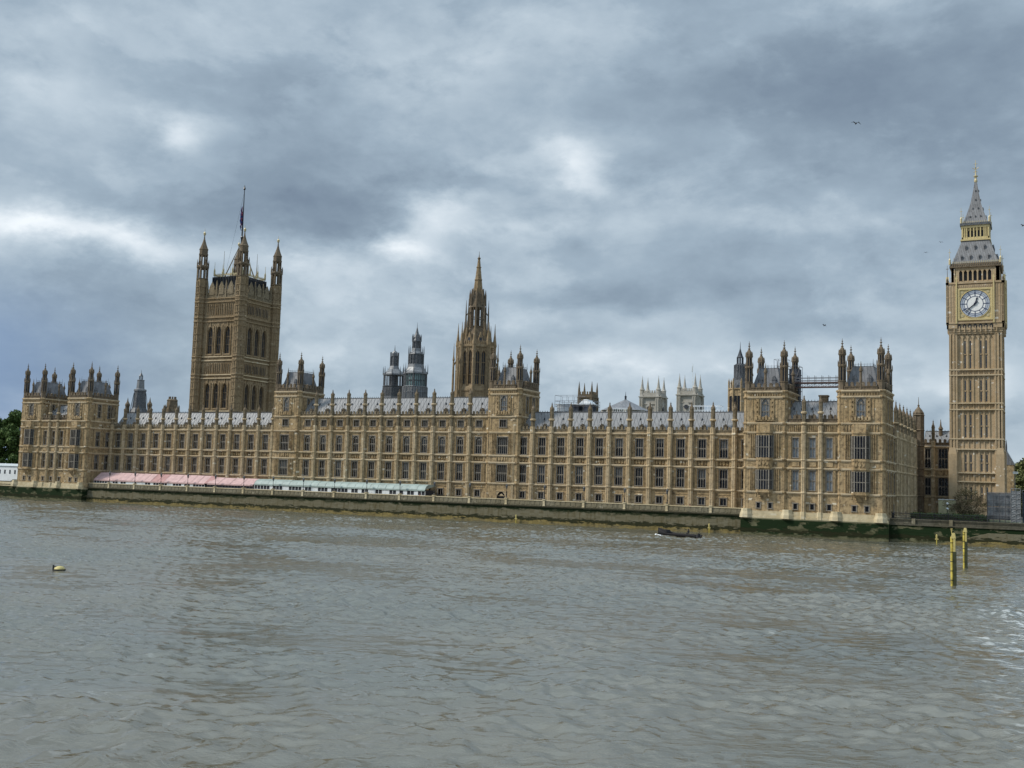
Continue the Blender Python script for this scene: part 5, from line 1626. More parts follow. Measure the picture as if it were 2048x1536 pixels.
def far_towers():
    GA = 'west towers of the abbey'
    for i, (x0, y0, lab) in enumerate(((-171.2, 320, 'pale grey abbey tower with four pinnacles, left of its flagpole twin'), (-146.8, 310, 'pale grey abbey tower with four pinnacles and a thin flagpole'))):
        w, dp = (11.3, 11.) if i == 0 else (10.6, 11)
        T = thing('abbey_tower', lab, 'tower', (x0 + w / 2, y0 + dp / 2, ZB), GA if False else None)
        F = Fr(x0, y0); R = Fr(x0 + w, y0, PI / 2)
        m = MB(); m.box(F, 0, w, -dp, 0, ZB, 61)
        for G, L in ((F, w), (R, dp)):
            for a in (0, L - 2.2):
                m.box(G, a, a + 2.2, 0, .8, ZB, 58.6); m.wedge(G, a, a + 2.2, 0, .8, 58.6, 60, .4, .3)
                m.box(G, a + .4, a + .7, .8, 1.0, 40, 57.6); m.box(G, a + 1.5, a + 1.8, .8, 1.0, 40, 57.6)
            m.box(G, -.4, L + .4, -.1, 1.1, 58.4, 59.0); m.box(G, 2.2, L - 2.2, 0, .4, 54.6, 55.0)
            c = L / 2; n = 14
            m.poly(G, [(c + 1.9 * math.cos(PI * k / n), 52.8 + 1.9 * math.sin(PI * k / n)) for k in range(n + 1)], 0, .5)
            for k in range(5): m.box(G, 2.4 + k * (L - 5.6) / 4, 3.2 + k * (L - 5.6) / 4, -.3, .1, 61, 62.2)
        m.build('wall', 'stone_abbey', T)
        for G, L in ((F, w), (R, dp)):
            g = MB(); c = L / 2; g.poly(G, [(c + 1.2 * math.cos(2 * PI * k / 12), 52.4 + 1.2 * math.sin(2 * PI * k / 12)) for k in range(12)], .4, .56); g.build('window', 'iron_dark', T)
            g = MB(); g.box(G, c - 1.1, c + 1.1, -.1, .1, 40, 49); g.build('window', 'iron_dark', T)
        for (x, y) in ((1, 1), (w - 1, 1), (w - 1, dp - 1), (1, dp - 1)):
            p = MB(); p.lathe(x0 + x, y0 + y, [(59, 1.35), (62.4, 1.25), (62.6, 1.5), (63.4, 1.0), (64.4, .75), (69.2, .12), (70.4, .05)], 8); p.build('pinnacle', 'stone_abbey', T)
        if i == 1:
            p = MB(); p.tube((x0 + w * .62, y0 + 6, 61), (x0 + w * .62, y0 + 6, 76), .14, 6, .08); p.build('flagpole', 'frame_white', T)
            q = MB(); q.poly(Fr(x0 + w * .62, y0 + 6), [(-.5, 71.5), (-.1, 71.3), (-.1, 74.6), (-.35, 74.4)], -.06, .06); q.build('flag', 'pale_building', T)
    x0, y0, w = -135.3, 150., 6.1
    T = thing('church_tower', 'small brown church tower with four spiky pinnacles above the roof scaffolding', 'tower', (x0 + 3, y0 + 3, ZB))
    F = Fr(x0, y0); R = Fr(x0 + w, y0, PI / 2)
    m = MB(); m.box(F, 0, w, -w, 0, ZB, 45.3)
    for G in (F, R):
        m.box(G, -.25, w + .25, 0, .3, 43.9, 44.3); m.box(G, 0, .9, 0, .35, ZB, 43.8); m.box(G, w - .9, w, 0, .35, ZB, 43.8)
        for k in range(5): m.box(G, .7 + k * 1.02, 1.25 + k * 1.02, -.2, .08, 45.3, 46.3)
    m.build('wall', 'stone_church', T)
    g = MB()
    for G in (F, R):
        for q in (1.5, 3.4):
            g.box(G, q, q + 1.2, -.1, .06, 37, 42.6)
    g.build('window', 'iron_dark', T)
    lo = MB()
    for G in (F, R):
        for z in range(9): lo.box(G, 1.4, 4.7, .06, .16, 37.3 + z * .62, 37.5 + z * .62)
    lo.build('louvres', 'stone_church', T)
    for (x, y) in ((.35, .35), (w - .35, .35), (w - .35, w - .35), (.35, w - .35)):
        p = MB(); p.lathe(x0 + x, y0 + y, [(44, .5), (47, .42), (50.3, .05)], 6); p.build('pinnacle', 'stone_church', T)
    # pyramid roof
    T = thing('pyramid_roofed_hall', 'low grey pyramid roof with a dark finial behind the right wing', 'building', (-132.3, 195, ZB))
    m = MB(); m.lathe(-132.3, 195, [(ZB, 10.5), (42.0, 10.5)], 8); m.build('wall', 'stone_abbey', T)
    r = MB(); r.lathe(-132.3, 195, [(41.8, 11), (46.8, .3)], 8, 0); r.build('roof', 'roof_slate', T)
    f = MB(); f.lathe(-132.3, 195, [(44.5, .7), (47.3, .4), (48.2, .5), (48.5, .15), (50.2, .04)], 6); f.build('finial', 'iron_dark', T)
    # low roofs right behind the river wings
    for (x, y, w, h, lab) in ((-98, 30, 62, 30.2, 'long flat grey inner roof just showing over the right wing ridge'), (-215, 40, 26, 30.4, 'dark low inner roof showing over the pink marquee wing ridge')):
        m = MB(); m.box(Fr(x, y), 0, w, -16, 0, ZB, h - 1.2)
        T = thing('inner_range', lab, 'building', (x + w / 2, y + 8, ZB)); m.build('wall', 'stone', T)
        r = MB(); r.wedge(Fr(x, y), 0, w, -16, 0, h - 1.2, h, 1., 7.); r.build('roof', 'roof_slate', T)


far_towers()


# ------------------------------------------------------------------ scaffolding
def scaffold(mb, x0, x1, y0, y1, z0, z1, nx, nz, r=.05):
    for i in range(nx + 1):
        x = x0 + (x1 - x0) * i / nx
        for y in (y0, y1): mb.tube((x, y, z0), (x, y, z1), r, 4)
    for j in range(nz + 1):
        z = z0 + (z1 - z0) * j / nz
        for y in (y0, y1): mb.tube((x0, y, z), (x1, y, z), r, 4)
        for x in (x0, x1): mb.tube((x, y0, z), (x, y1, z), r, 4)


def scaffolds():
    T = thing('scaffold_bridge', 'thin scaffold footbridge with handrails spanning between two right hand towers', 'scaffolding', (-15.5, 8, 33))
    s = MB(); xa, xb = -20.8, -9.9
    for y in (7.2, 8.8):
        for z in (33.6, 34.5, 35.1, 35.7): s.tube((xa, y, z), (xb, y, z), .06 if z > 34.8 else .10, 4)
        for i in range(8):
            x = xa + (xb - xa) * i / 7; s.tube((x, y, 33.6), (x, y, 36.2), .05, 4)
            if i < 7: s.tube((x, y, 33.6), (x + (xb - xa) / 7, y, 34.5), .05, 4)
    s.build('poles', 'scaffold', T)
    d = MB(); d.box(ID, xa, xb, -8.7, -7.1, 34.4, 34.72); d.box(ID, xa, xb, -8.7, -7.1, 33.45, 33.72); d.build('deck', 'scaffold_plank', T)
    T = thing('tower_scaffold', 'dark scaffolding wrapped round the back turret of the left bridge tower', 'scaffolding', (-20, 11, 26))
    s = MB(); scaffold(s, -22.8, -20.2, 10.4, 13.6, 25.5, 38.8, 3, 7); s.tube((-22.8, 10.4, 30), (-20.2, 10.4, 38), .12, 4)
    scaffold(s, -25.5, -22.5, 8, 11, 36, 40.2, 3, 2, .04); s.build('poles', 'scaffold', T)
    n = MB(); n.box(ID, -22.6, -20.4, -13.4, -10.6, 25.6, 38.2); n.build('sheeting', 'netting_dark', T)
    # roof scaffold with white sheeting behind the right wing
    T = thing('roof_scaffold', 'white sheeted scaffold on the roof behind the right wing, under the brown church tower', 'scaffolding', (-82, 26, 28))
    s = MB(); scaffold(s, -88, -77, 24, 29, 28, 32.2, 8, 3, .05); scaffold(s, -88, -81, 24, 29, 32.2, 33.7, 4, 1, .04); s.build('poles', 'scaffold', T)
    c = MB(); c.box(Fr(-87.5, 24.3), 0, 4.3, -4, 0, 28.3, 31.1); c.wedge(Fr(-81.5, 24.3), 0, 4.2, -4, 0, 31.1, 32.6, 1.6, .4); c.box(Fr(-88.2, 24.2), 0, 11.2, -4.6, 0, 31.2, 31.4)
    c.build('sheeting', 'cloth_white', T)
    c = MB(); c.box(Fr(-83, 24.25), 0, 1.6, -4, 0, 28.3, 31.0); c.box(Fr(-79.6, 24.25), 0, 1.8, -4, 0, 28.3, 31.0); c.build('dark_sheeting', 'netting_dark', T)
    for (x, y, w_, z, lab) in ((-70.5, 27, 3.6, 30.4, 'green tarpaulin cover on the roof below the grey pyramid'), (-47.5, 27, 8, 31.0, 'pale roof scaffold rails left of the honey stone lantern tower')):
        T = thing('roof_scaffold', lab, 'scaffolding', (x, y, 28))
        s = MB(); scaffold(s, x - w_ / 2, x + w_ / 2, y, y + 3, 27.5, z, 6, 3, .05); s.build('poles', 'cloth_white', T)
        c = MB(); c.box(ID, x - w_ / 2, x + w_ / 2, -y - 3, -y, 28.6, 29.4); c.build('sheeting', 'green_glass' if x < -60 else 'cloth_white', T)
    # hoardings right of the clock tower
    T = thing('site_hoarding', 'grey sheeted scaffold screen at the foot of the clock tower', 'scaffolding', (21.6, 13, 4.5))
    s = MB(); scaffold(s, 19.2, 23.9, 12.7, 14.2, 4.6, 11.0, 4, 4, .06); s.build('poles', 'scaffold', T)
    c = MB(); c.box(Fr(19.3, 13.1), 0, 4.5, -1, 0, 5.3, 8.0); c.box(Fr(19.3, 13.15), 0, 4.5, -1, 0, 8.05, 10.9); c.build('sheeting', 'netting', T)
    T = thing('scaffold_tower', 'narrow grey scaffold stair tower at the right edge beside the hoarding', 'scaffolding', (24.8, 8, 4))
    s = MB(); scaffold(s, 24.0, 25.8, 8.0, 9.8, 3.6, 11.9, 2, 8, .06)
    for i in range(7): s.tube((24.0, 8.0, 4 + i), (25.8, 8.0, 5 + i), .05, 4)
    s.build('poles', 'iron_vent_pale', T)
    c = MB(); c.box(ID, 24.05, 25.75, -9.7, -8.02, 5.0, 11.5); c.build('sheeting', 'netting', T)
    T = thing('dark_hoarding', 'dark blue sheeted hoarding at the right edge of the picture', 'scaffolding', (28, 8.6, 4.5))
    c = MB(); c.box(ID, 26.2, 32.0, -10, -8.9, 4.9, 11.2); c.build('sheeting', 'netting_dark', T)
    s = MB(); scaffold(s, 26.1, 32.1, 8.8, 10.1, 4.6, 11.6, 4, 3, .05); s.build('poles', 'scaffold', T)
    T = thing('lamp_post', 'tall thin lamp post with a pale square head right of the clock tower', 'lamp post', (23.2, 60, ZB))
    s = MB(); s.tube((23.2, 60, ZB), (23.2, 60, 16.0), .12, 6, .08); s.build('pole', 'scaffold', T)
    s = MB(); s.box(ID, 22.7, 23.9, -60.3, -59.7, 16.0, 16.6); s.build('lamp_head', 'frame_white', T)


scaffolds()


# ------------------------------------------------------------------ embankment, terrace
def embankment():
    g = MB()
    # ground sheet, one piece reaching the horizon behind the river wall
    g.face([(-3000, 1.0, ZB), (3000, 1.0, ZB), (3000, 4500, ZB), (-3000, 4500, ZB)])
    tag(g.build('ground', 'ground'), kind='structure')
    tr = MB(); tr.face([(-235.4, 2.2, ZB + .02), (-30.4, 2.2, ZB + .02), (-30.4, 9.4, ZB + .02), (-235.4, 9.4, ZB + .02)])
    tag(tr.build('terrace_paving', 'parapet_stone'), kind='structure')

    def battered(x0, x1, yb, yt, zt):
        m = MB()
        m.face([(x0, yb, -3), (x1, yb, -3), (x1, yt, zt), (x0, yt, zt)])
        m.face([(x0, yt, zt), (x1, yt, zt), (x1, yt + 1.6, zt), (x0, yt + 1.6, zt)])
        m.face([(x0, yb, -3), (x0, yt, zt), (x0, yt + 4.6, zt), (x0, yt + 4.6, -3)])
        m.face([(x1, yb, -3), (x1, yt + 4.6, -3), (x1, yt + 4.6, zt), (x1, yt, zt)])
        return m
    # terrace wall
    T = thing('river_wall', 'long tide stained river wall under the terrace, ochre below and dark weed above', 'wall', (-133, 1.6, 0))
    battered(-235.2, -30.6, .75, 1.5, 4.3).build('wall', 'tide_wall', T)
    l = MB(); l.box(ID, -235.2, -30.6, -2.3, -1.28, 4.3, 4.55); l.build('ledge', 'parapet_stone', T)
    c = MB(); c.box(ID, -235.2, -30.6, -2.25, -1.62, 4.55, 5.68)
    n = 150
    for i in range(n):
        x = -235.2 + (i + .5) * 204.6 / n
        c.box(ID, x - .52, x + .52, -1.62, -1.56, 4.72, 5.55)
    c.build('parapet', 'parapet_stone', T)
    c = MB(); c.box(ID, -235.2, -30.6, -2.35, -1.48, 5.68, 5.9); c.build('coping', 'stone_plinth', T)
    key = MB(); key.box(ID, -.28, .28, -.4, .36, -.02, 1.5); key.box(ID, -.4, .4, -.5, .48, 1.38, 1.62); key.wedge(ID, -.34, .34, -.2, .5, -.25, .25, .05, .12)
    pm = key.mesh('pier', 'stone_plinth')
    lx = [-226.6 + 10.47 * k for k in range(19)]
    for x in lx: inst('pier', pm, T, ID, x, -1.75, 4.55)
    for k in range(18): inst('pier', pm, T, ID, (lx[k] + lx[k + 1]) / 2, -1.9, 4.50) if False else None
    # lamps on every pier
    pole = MB(); pole.lathe(0, 0, [(0, .22), (.2, .2), (.35, .1), (.9, .12), (1.0, .07), (2.1, .06), (2.15, .13), (2.25, .05)], 8)
    lan = MB(); lan.lathe(0, 0, [(2.2, .12), (2.3, .2), (2.95, .3), (3.0, .36), (3.25, .12), (3.4, .05), (3.6, .02)], 6)
    pmh, lmh = pole.mesh('pole', 'black_paint'), lan.mesh('lantern', 'iron_vent')
    for k, x in enumerate(lx[:-1]):
        o = thing('street_lamp', 'black lantern lamp on the terrace parapet, one of an even row of lookalikes', 'lamp', (x, 1.75, 6.2), 'black lanterns along the terrace parapet')
        sub('pole', pmh, o); sub('lantern', lmh, o)
    # the walls below the two end pavilions
    for x0, x1, lab in ((-30.6, .9, 'dark green weedy river wall below the near right corner towers'), (-267.0, -235.2, 'dark green weedy river wall below the far left corner towers')):
        T = thing('river_wall', lab, 'wall', ((x0 + x1) / 2, 0, 0))
        battered(x0, x1, -1.15, -.75, 3.9).build('wall', 'tide_wall_green', T)
        b = MB()
        b.box(ID, x0 + .15, x1 - .15, -2.0, .62, 3.9, 4.35); b.box(ID, x0 + .3, x1 - .3, -2.0, .42, 4.35, 5.0); b.box(ID, x0 + .6, x1 - .6, -2, .3, 5.0, 5.45)
        b.build('plinth', 'stone_plinth', T)
        for x in (x0 + 1.1, x0 + 10.2, x0 + 20.6, x1 - 1.7):
            q = MB(); q.lathe(x, -.0, [(3.92, 1.55), (4.7, 1.45), (5.3, 1.2), (5.9, 1.12)], 8); q.build('pier_base', 'stone_plinth', T)
        for x in (x0 + 13.6, x0 + 17.2):
            q = MB(); q.lathe(x, .1, [(3.92, .95), (4.6, .9), (5.6, .72)], 8); q.build('pier_base', 'stone_plinth', T)
    # wall going on to the bridge at the right
    T = thing('river_wall', 'dark embankment wall with a railing and weedy ramp at the right edge', 'wall', (30, 1.5, 0))
    battered(.9, 90, .3, .9, 3.6).build('wall', 'tide_wall_green', T)
    b = MB(); b.box(ID, .9, 90, -2.5, -.7, 3.6, 3.85); b.box(ID, .9, 90, -2.5, -1.1, 3.85, 4.75); b.box(ID, .9, 90, -2.6, -1.0, 4.75, 4.95); b.build('parapet', 'embankment_stone', T)
    r = MB()
    for x in np.arange(1.2, 24, .25): r.tube((x, 1.8, 4.95), (x, 1.8, 6.2), .03, 4)
    r.tube((1., 1.8, 6.1), (24, 1.8, 6.1), .06, 4); r.tube((1., 1.8, 5.1), (24, 1.8, 5.1), .04, 4); r.tube((1., 1.8, 5.6), (24, 1.8, 5.6), .04, 4)
    for x in np.arange(1.2, 19, 2.8): r.tube((x, 1.8, 4.95), (x, 1.8, 6.5), .07, 4)
    r.build('railing', 'black_paint', T)
    q = MB()
    for x in (5.6, 12.9): q.box(ID, x - .35, x + .35, -1.2, -.8, 3.85, 5.05)
    q.build('pier', 'parapet_stone', T)
    m = MB()    # ramp
    P0 = [(11., -1.6), (60., -1.6), (60., .6), (11., .6)]
    m.face([(11, -1.7, -2), (60, -1.7, -2), (60, -1.3, 2.7), (20, -1.3, 2.7), (11, -1.6, .1)])
    m.face([(11, -1.6, .1), (20, -1.3, 2.7), (20, .6, 2.7), (11, .6, .1)])
    m.face([(20, -1.3, 2.7), (60, -1.3, 2.7), (60, .6, 2.7), (20, .6, 2.7)])
    m.build('ramp', 'tide_wall', T)
    # wall at the left edge
    T = thing('river_wall', 'low river wall with rubble below the white cabin at the left edge', 'wall', (-300, 1, 0))
    battered(-420, -267, .8, 1.3, 3.9).build('wall', 'tide_wall_green', T)
    b = MB(); b.box(ID, -420, -267, -2.2, -1.1, 3.9, 4.2); b.box(ID, -420, -267, -2.2, -1.4, 4.2, 5.2); b.build('parapet', 'stone_plinth', T)


embankment()


def marquees():
    # pink with dark windows
    def marquee(label, x0, x1, zf, zr, ze, roofmat, y0=2.9, y1=8.6, curved=False, step=2.2, white=.5, endred=None):
        T = thing('marquee', label, 'marquee', ((x0 + x1) / 2, (y0 + y1) / 2, ZB))
        m = MB(); n = int((x1 - x0) / step); ym = (y0 + y1) / 2
        rnd = random.Random(int(-x0))
        prof = [(y0 - .15, ze), (ym, zr), (y1, ze)] if not curved else [(y0 - .15, ze), (y0 + .5, ze + (zr - ze) * .6), (y0 + 1.5, zr - .1), (ym, zr), (y1, zr - .3)]
        for i in range(n):
            a = x0 + (x1 - x0) * i / n; b = x0 + (x1 - x0) * (i + 1) / n
            dz = rnd.uniform(-.05, .05)
            m.m = 1 if (rnd.random() < .14 and endred) else 0
            for (p, q) in zip(prof[:-1], prof[1:]):
                m.face([(a + .02, p[0], p[1] + dz), (b - .02, p[0], p[1] + dz), (b - .02, q[0], q[1] + dz), (a + .02, q[0], q[1] + dz)])
            m.tube((a, prof[0][0], prof[0][1] + .02), (a, prof[1][0], prof[1][1] + .02), .05, 4)
        m.m = 0
        for x in (x0, x1): m.face([(x, y, z) for y, z in prof])
        m.face([(x0, y0 - .16, ze - .35), (x1, y0 - .16, ze - .35), (x1, y0 - .16, ze), (x0, y0 - .16, ze)])
        m.build('awning', [roofmat, endred or roofmat], T)
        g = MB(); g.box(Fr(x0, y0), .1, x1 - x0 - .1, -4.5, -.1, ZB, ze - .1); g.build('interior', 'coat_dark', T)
        f = MB(); k = int((x1 - x0) / 1.1)
        for i in range(k + 1):
            u = (x1 - x0) * i / k
            f.box(Fr(x0, y0), u - .05, u + .05, -.1, .02, ZB, ze - .3)
        f.box(Fr(x0, y0), 0, x1 - x0, -.08, .04, ZB + .02, ZB + 1.45)
        f.build('frame', 'frame_white' if white > .3 else 'scaffold', T)
        for i in range(k):
            if rnd.random() < white * .35:
                w = MB(); u = (x1 - x0) * i / k; w.box(Fr(x0, y0), u + .06, u + (x1 - x0) / k - .06, -.06, 0, ZB, ze - .3)
                w.build('side_panel', 'cloth_white', T)
    marquee('long pale pink terrace marquee with a darker left end', -234.4, -189.8, 0, 9.2, 6.95, 'awning_pink', white=.5, step=2.6, endred='awning_red')
    marquee('shorter plain pink awning between the long pink marquee and the green one', -188.8, -171.9, 0, 8.8, 7.0, 'awning_pink', white=0, step=4.)
    marquee('long curved pale green terrace marquee with white framed windows', -171.4, -114.9, 0, 8.75, 7.35, 'awning_green', curved=True, step=2.4, white=1.0)
    # the closed sloping panel at the right end of the pink one
    m = MB(); m.face([(-189.8, 2.7, 6.95), (-187.4, 5.75, 8.9), (-189.8, 5.75, 9.2)]); m.face([(-189.8, 2.7, 6.95), (-188.4, 2.7, 6.95), (-187.4, 5.75, 8.9)])
    m.face([(-189.8, 2.7, 6.95), (-189.8, 5.75, 9.2), (-189.8, 5.75, 6.95)]); m.face([(-189.8, 5.75, 6.95), (-187.4, 5.75, 8.9), (-188.4, 2.7, 6.95)])
    tag(m.build('canopy_end', 'awning_red', None, org=(-189, 4, 7)), 'dark red slanting canopy joining the two pink marquees', 'canopy')


marquees()


# ------------------------------------------------------------------ people
def person(label, x, y, z, coat, pose='stand', ang=0.):
    T = thing('person', label, 'person', (x, y, z))
    me = bpy.data.meshes.new('body')
    if pose == 'stand':
        V = [(0, 0, .95), (0, 0, 1.2), (0, 0, 1.42), (0, 0, 1.52), (0, -.01, 1.64), (0, -.01, 1.74), (.2, 0, 1.40), (.27, 0, 1.12), (.25, -.12, .88), (-.2, 0, 1.40), (-.27, 0, 1.12), (-.25, -.12, .88),
             (.1, 0, .9), (.11, 0, .5), (.11, .02, .08), (.11, -.14, .04), (-.1, 0, .9), (-.11, 0, .5), (-.11, .02, .08), (-.11, -.14, .04)]
    else:
        V = [(0, 0, .5), (0, .03, .75), (0, .02, .98), (0, 0, 1.08), (0, -.02, 1.2), (0, -.02, 1.3), (.2, 0, .95), (.27, -.1, .7), (.2, -.36, .6), (-.2, 0, .95), (-.27, -.1, .7), (-.2, -.36, .6),
             (.1, 0, .5), (.13, -.42, .52), (.12, -.45, .08), (.12, -.6, .04), (-.1, 0, .5), (-.13, -.42, .52), (-.12, -.45, .08), (-.12, -.6, .04)]
    Rr = [.15, .14, .15, .06, .1, .085, .08, .055, .04, .08, .055, .04, .1, .075, .05, .04, .1, .075, .05, .04]
    E_ = [(0, 1), (1, 2), (2, 3), (3, 4), (4, 5), (2, 6), (6, 7), (7, 8), (2, 9), (9, 10), (10, 11), (0, 12), (12, 13), (13, 14), (14, 15), (0, 16), (16, 17), (17, 18), (18, 19)]
    me.from_pydata(V, E_, []); o = bpy.data.objects.new('body', me); COL.objects.link(o); o.parent = T
    T.rotation_euler = (0, 0, ang)
    me.materials.append(MAT[coat])
    md = o.modifiers.new('skin', 'SKIN')
    for i, sv in enumerate(me.skin_vertices[0].data): sv.radius = (Rr[i], Rr[i]); sv.use_root = i == 0
    o.modifiers.new('sub', 'SUBSURF').levels = 1
    h = MB(); zt = V[5][2]; hy = V[5][1]
    h.lathe(0, hy - .015, [(zt - .17, .03), (zt - .14, .075), (zt - .06, .088), (zt - .02, .085)], 8); h.m = 1
    h.lathe(0, hy + .012, [(zt - .1, .096), (zt + .0, .1), (zt + .06, .075), (zt + .09, .03)], 8)
    sub('head', h.mesh('head', ['skin', 'coat_dark'], smooth=True), T)
    return T


def boat():
    ax, ay = -42.3, -22.7; bx, by = -31.6, -29.1
    L = math.hypot(bx - ax, by - ay); ang = math.atan2(by - ay, bx - ax)
    T = thing('open_boat', 'long low black open boat with a raised bow throwing up white foam', 'boat', ((ax + bx) / 2, (ay + by) / 2, 0))
    T.rotation_euler = (0, 0, ang)
    m = MB(); n = 18; rings = []
    for i in range(n + 1):
        t = i / n; x = -L / 2 + L * t
        wd = 1.15 * min(1, (t * 3.2) ** .55) * (1 - .15 * max(0, t - .8) / .2) + .03
        sh = .62 + .95 * max(0, 1 - t * 2.6) ** 1.6 + .10 * t
        kl = -.25 + .75 * max(0, .10 - t) * 8
        rings.append([(x, -wd, sh), (x, -wd * .82, sh * .35), (x, 0, kl), (x, wd * .82, sh * .35), (x, wd, sh), (x, wd * .86, sh - .03), (x, wd * .66, .12 + .25 * max(0, .15 - t)), (x, 0, .05 + kl * .3 if False else .1), (x, -wd * .66, .12), (x, -wd * .86, sh - .03)])
    b = 0
    for r in rings: m.v.extend(r)
    K = 10
    for i in range(n):
        for k in range(K):
            a = i * K + k; c = i * K + (k + 1) % K; m.f.append((a, c, c + K, a + K)); m.mi.append(0)
    m.f.append(tuple(range(K))); m.mi.append(0); m.f.append(tuple(reversed(range(n * K, n * K + K)))); m.mi.append(0)
    me = m.mesh('hull', 'hull_black', smooth=True); sub('hull', me, T)
    s = MB()
    for x in (-2.6, -.6, 1.4, 3.2): s.box(ID, x - .18, x + .18, -.95, .95, .42, .50)
    sub('thwarts', s.mesh('thwarts', 'hull_black'), T)
    c = MB(); c.wedge(ID, -5.0, -2.8, -.62, .62, .8, 1.25, .3, .1); sub('foredeck', c.mesh('foredeck', 'hull_black'), T)
    e = MB(); e.box(ID, L / 2 - .1, L / 2 + .25, -.2, .2, .2, 1.0); sub('outboard_motor', e.mesh('outboard_motor', 'black_paint'), T)
    person('person in dark clothes seated near the stern of the black boat', bx - 2.6, by + 1.55, .42, 'coat_dark', 'sit', ang - PI / 2)
    # foam pushed up by the bow and trailing aft
    f = MB(); rnd = random.Random(5)
    for i in range(20):
        t = rnd.random(); s_ = 1 if rnd.random() < .85 else -1
        u = -L / 2 - .3 + t * 3.2 if i < 15 else -L / 2 + rnd.uniform(2, L + 3)
        v = -(.25 + t * 1.1 + rnd.uniform(0, .4)) * s_ if i < 15 else rnd.uniform(-1.6, -1.0)
        x = (ax + bx) / 2 + u * math.cos(ang) - v * math.sin(ang); y = (ay + by) / 2 + u * math.sin(ang) + v * math.cos(ang)
        r = rnd.uniform(.14, .32) * (1 if i < 15 else .6)
        f.lathe(x, y, [(-.15, r), (.08 + .1 * (i < 15) * (1 - t), r * .8), (.12 + .15 * (i < 15) * (1 - t), r * .3)], 7)
    tag(f.build('bow_wave', 'foam', smooth=True), kind='stuff', label='white foam breaking at the bow and side of the black boat', cat='foam')


boat()
person('small figure in dark clothes standing behind the railing at the near corner', 1.3, 3.0, ZB, 'coat_dark')
person('person in a dark red coat at the right end of the green marquee', -116.4, 2.9, ZB, 'coat_red', ang=.6)
person('person in blue walking on the terrace right of the green marquee', -112.4, 3.4, ZB, 'coat_blue', ang=1.2)
for (px_, lab, ct, aa) in ((-108.5, 'person in dark clothes leaning on the terrace parapet, left of the river door', 'coat_dark', 2.6), (-84.2, 'person in blue standing on the terrace right of the river door', 'coat_blue', .3),
                           (-61.8, 'person in dark clothes midway along the terrace before the right wing', 'coat_dark', 1.), (-43.5, 'person in red on the terrace before the right wing, nearest the bridge towers', 'coat_red', 2.)):
    person(lab, px_, 3.1, ZB, ct, ang=aa)
person('person in a dark coat at the terrace parapet near the arched river door', -98.6, 3.0, ZB, 'coat_dark', ang=2.)


# ------------------------------------------------------------------ river furniture
def pile(label, x, y, h, brush):
    T = thing('mooring_pile', label, 'post', (x, y, 0))
    m = MB(); m.tube((x - .12, y, -3), (x - .12, y, h * .93), .15, 10); m.build('yellow_post', 'yellow_paint', T)
    w = MB(); w.box(ID, x + .03, x + .34, -y - .24, -y + .2, -3, h * .66); w.build('timber_post', 'weed', T)
    m = MB(); m.box(ID, x + .03, x + .25, -y - .2, -y + .2, h * .66, h * .9); m.wedge(ID, x - .2, x + .3, -y - .24, -y + .24, h * .9, h, .1, .08); m.build('yellow_cap', 'yellow_buoy', T)
    for k in range(5):
        s = MB(); z = .8 + k * h * .17; s.lathe(x - .12, y, [(z, .17), (z + .08, .17)], 10)
        s.build('band', 'weed', T)
    if brush:
        q = MB()
        for k in range(4): q.tube((x - .14, y, h - .1), (x - .14 + .06 * (k - 1.5), y, h + .5), .018, 4)
        q.build('spikes', 'yellow_buoy', T)


pile('nearer and taller yellow mooring post standing in the river', 22.25, -112.2, 6.0, True)
pile('farther and shorter yellow mooring post standing in the river', 20.85, -74.9, 5.6, False)


def buoy():
    T = thing('buoy', 'rounded pale yellow mooring buoy floating at the left of the river', 'buoy', (-56.3, -164.3, 0))
    m = MB(); prof = [(-.2, .3)] + [(.42 * math.sin(t), .55 * math.cos(t)) for t in np.linspace(-.2, PI / 2 - .02, 8)]
    m.lathe(-56.1, -164.3, prof, 16); m.build('float', 'yellow_buoy', T, smooth=True)
    b = MB(); b.lathe(-56.1, -164.3, [(-.3, .56), (.10, .58), (.13, .5)], 16); b.build('rubber_skirt', 'rubber', T)
    c = MB(); c.tube((-56.75, -164.5, -.1), (-56.75, -164.5, .5), .08, 8); c.tube((-56.75, -164.5, .35), (-56.4, -164.4, .35), .04, 5); c.build('mooring_ring', 'rubber', T)


buoy()
for (x, y, lab) in ((10.4, -1.9, 'yellow river marker just right of the near corner of the palace'), (-87.0, .45, 'yellow river marker on the wall near the centre, under the arched river door tower'), (-38.1, .45, 'yellow river marker on the wall just right of the black boat')):
    T = thing('river_marker', lab, 'marker', (x, y, 0))
    m = MB(); m.tube((x, y, -1), (x, y, 1.7), .1, 8); m.build('post', 'yellow_paint', T)
    m = MB(); m.box(ID, x - .32, x + .32, -y - .05, -y + .12, 1.0, 1.25); m.lathe(x, y, [(.98, .14), (1.7, .2), (2.0, .18), (2.1, .05)], 8); m.build('topmark', 'yellow_buoy', T)


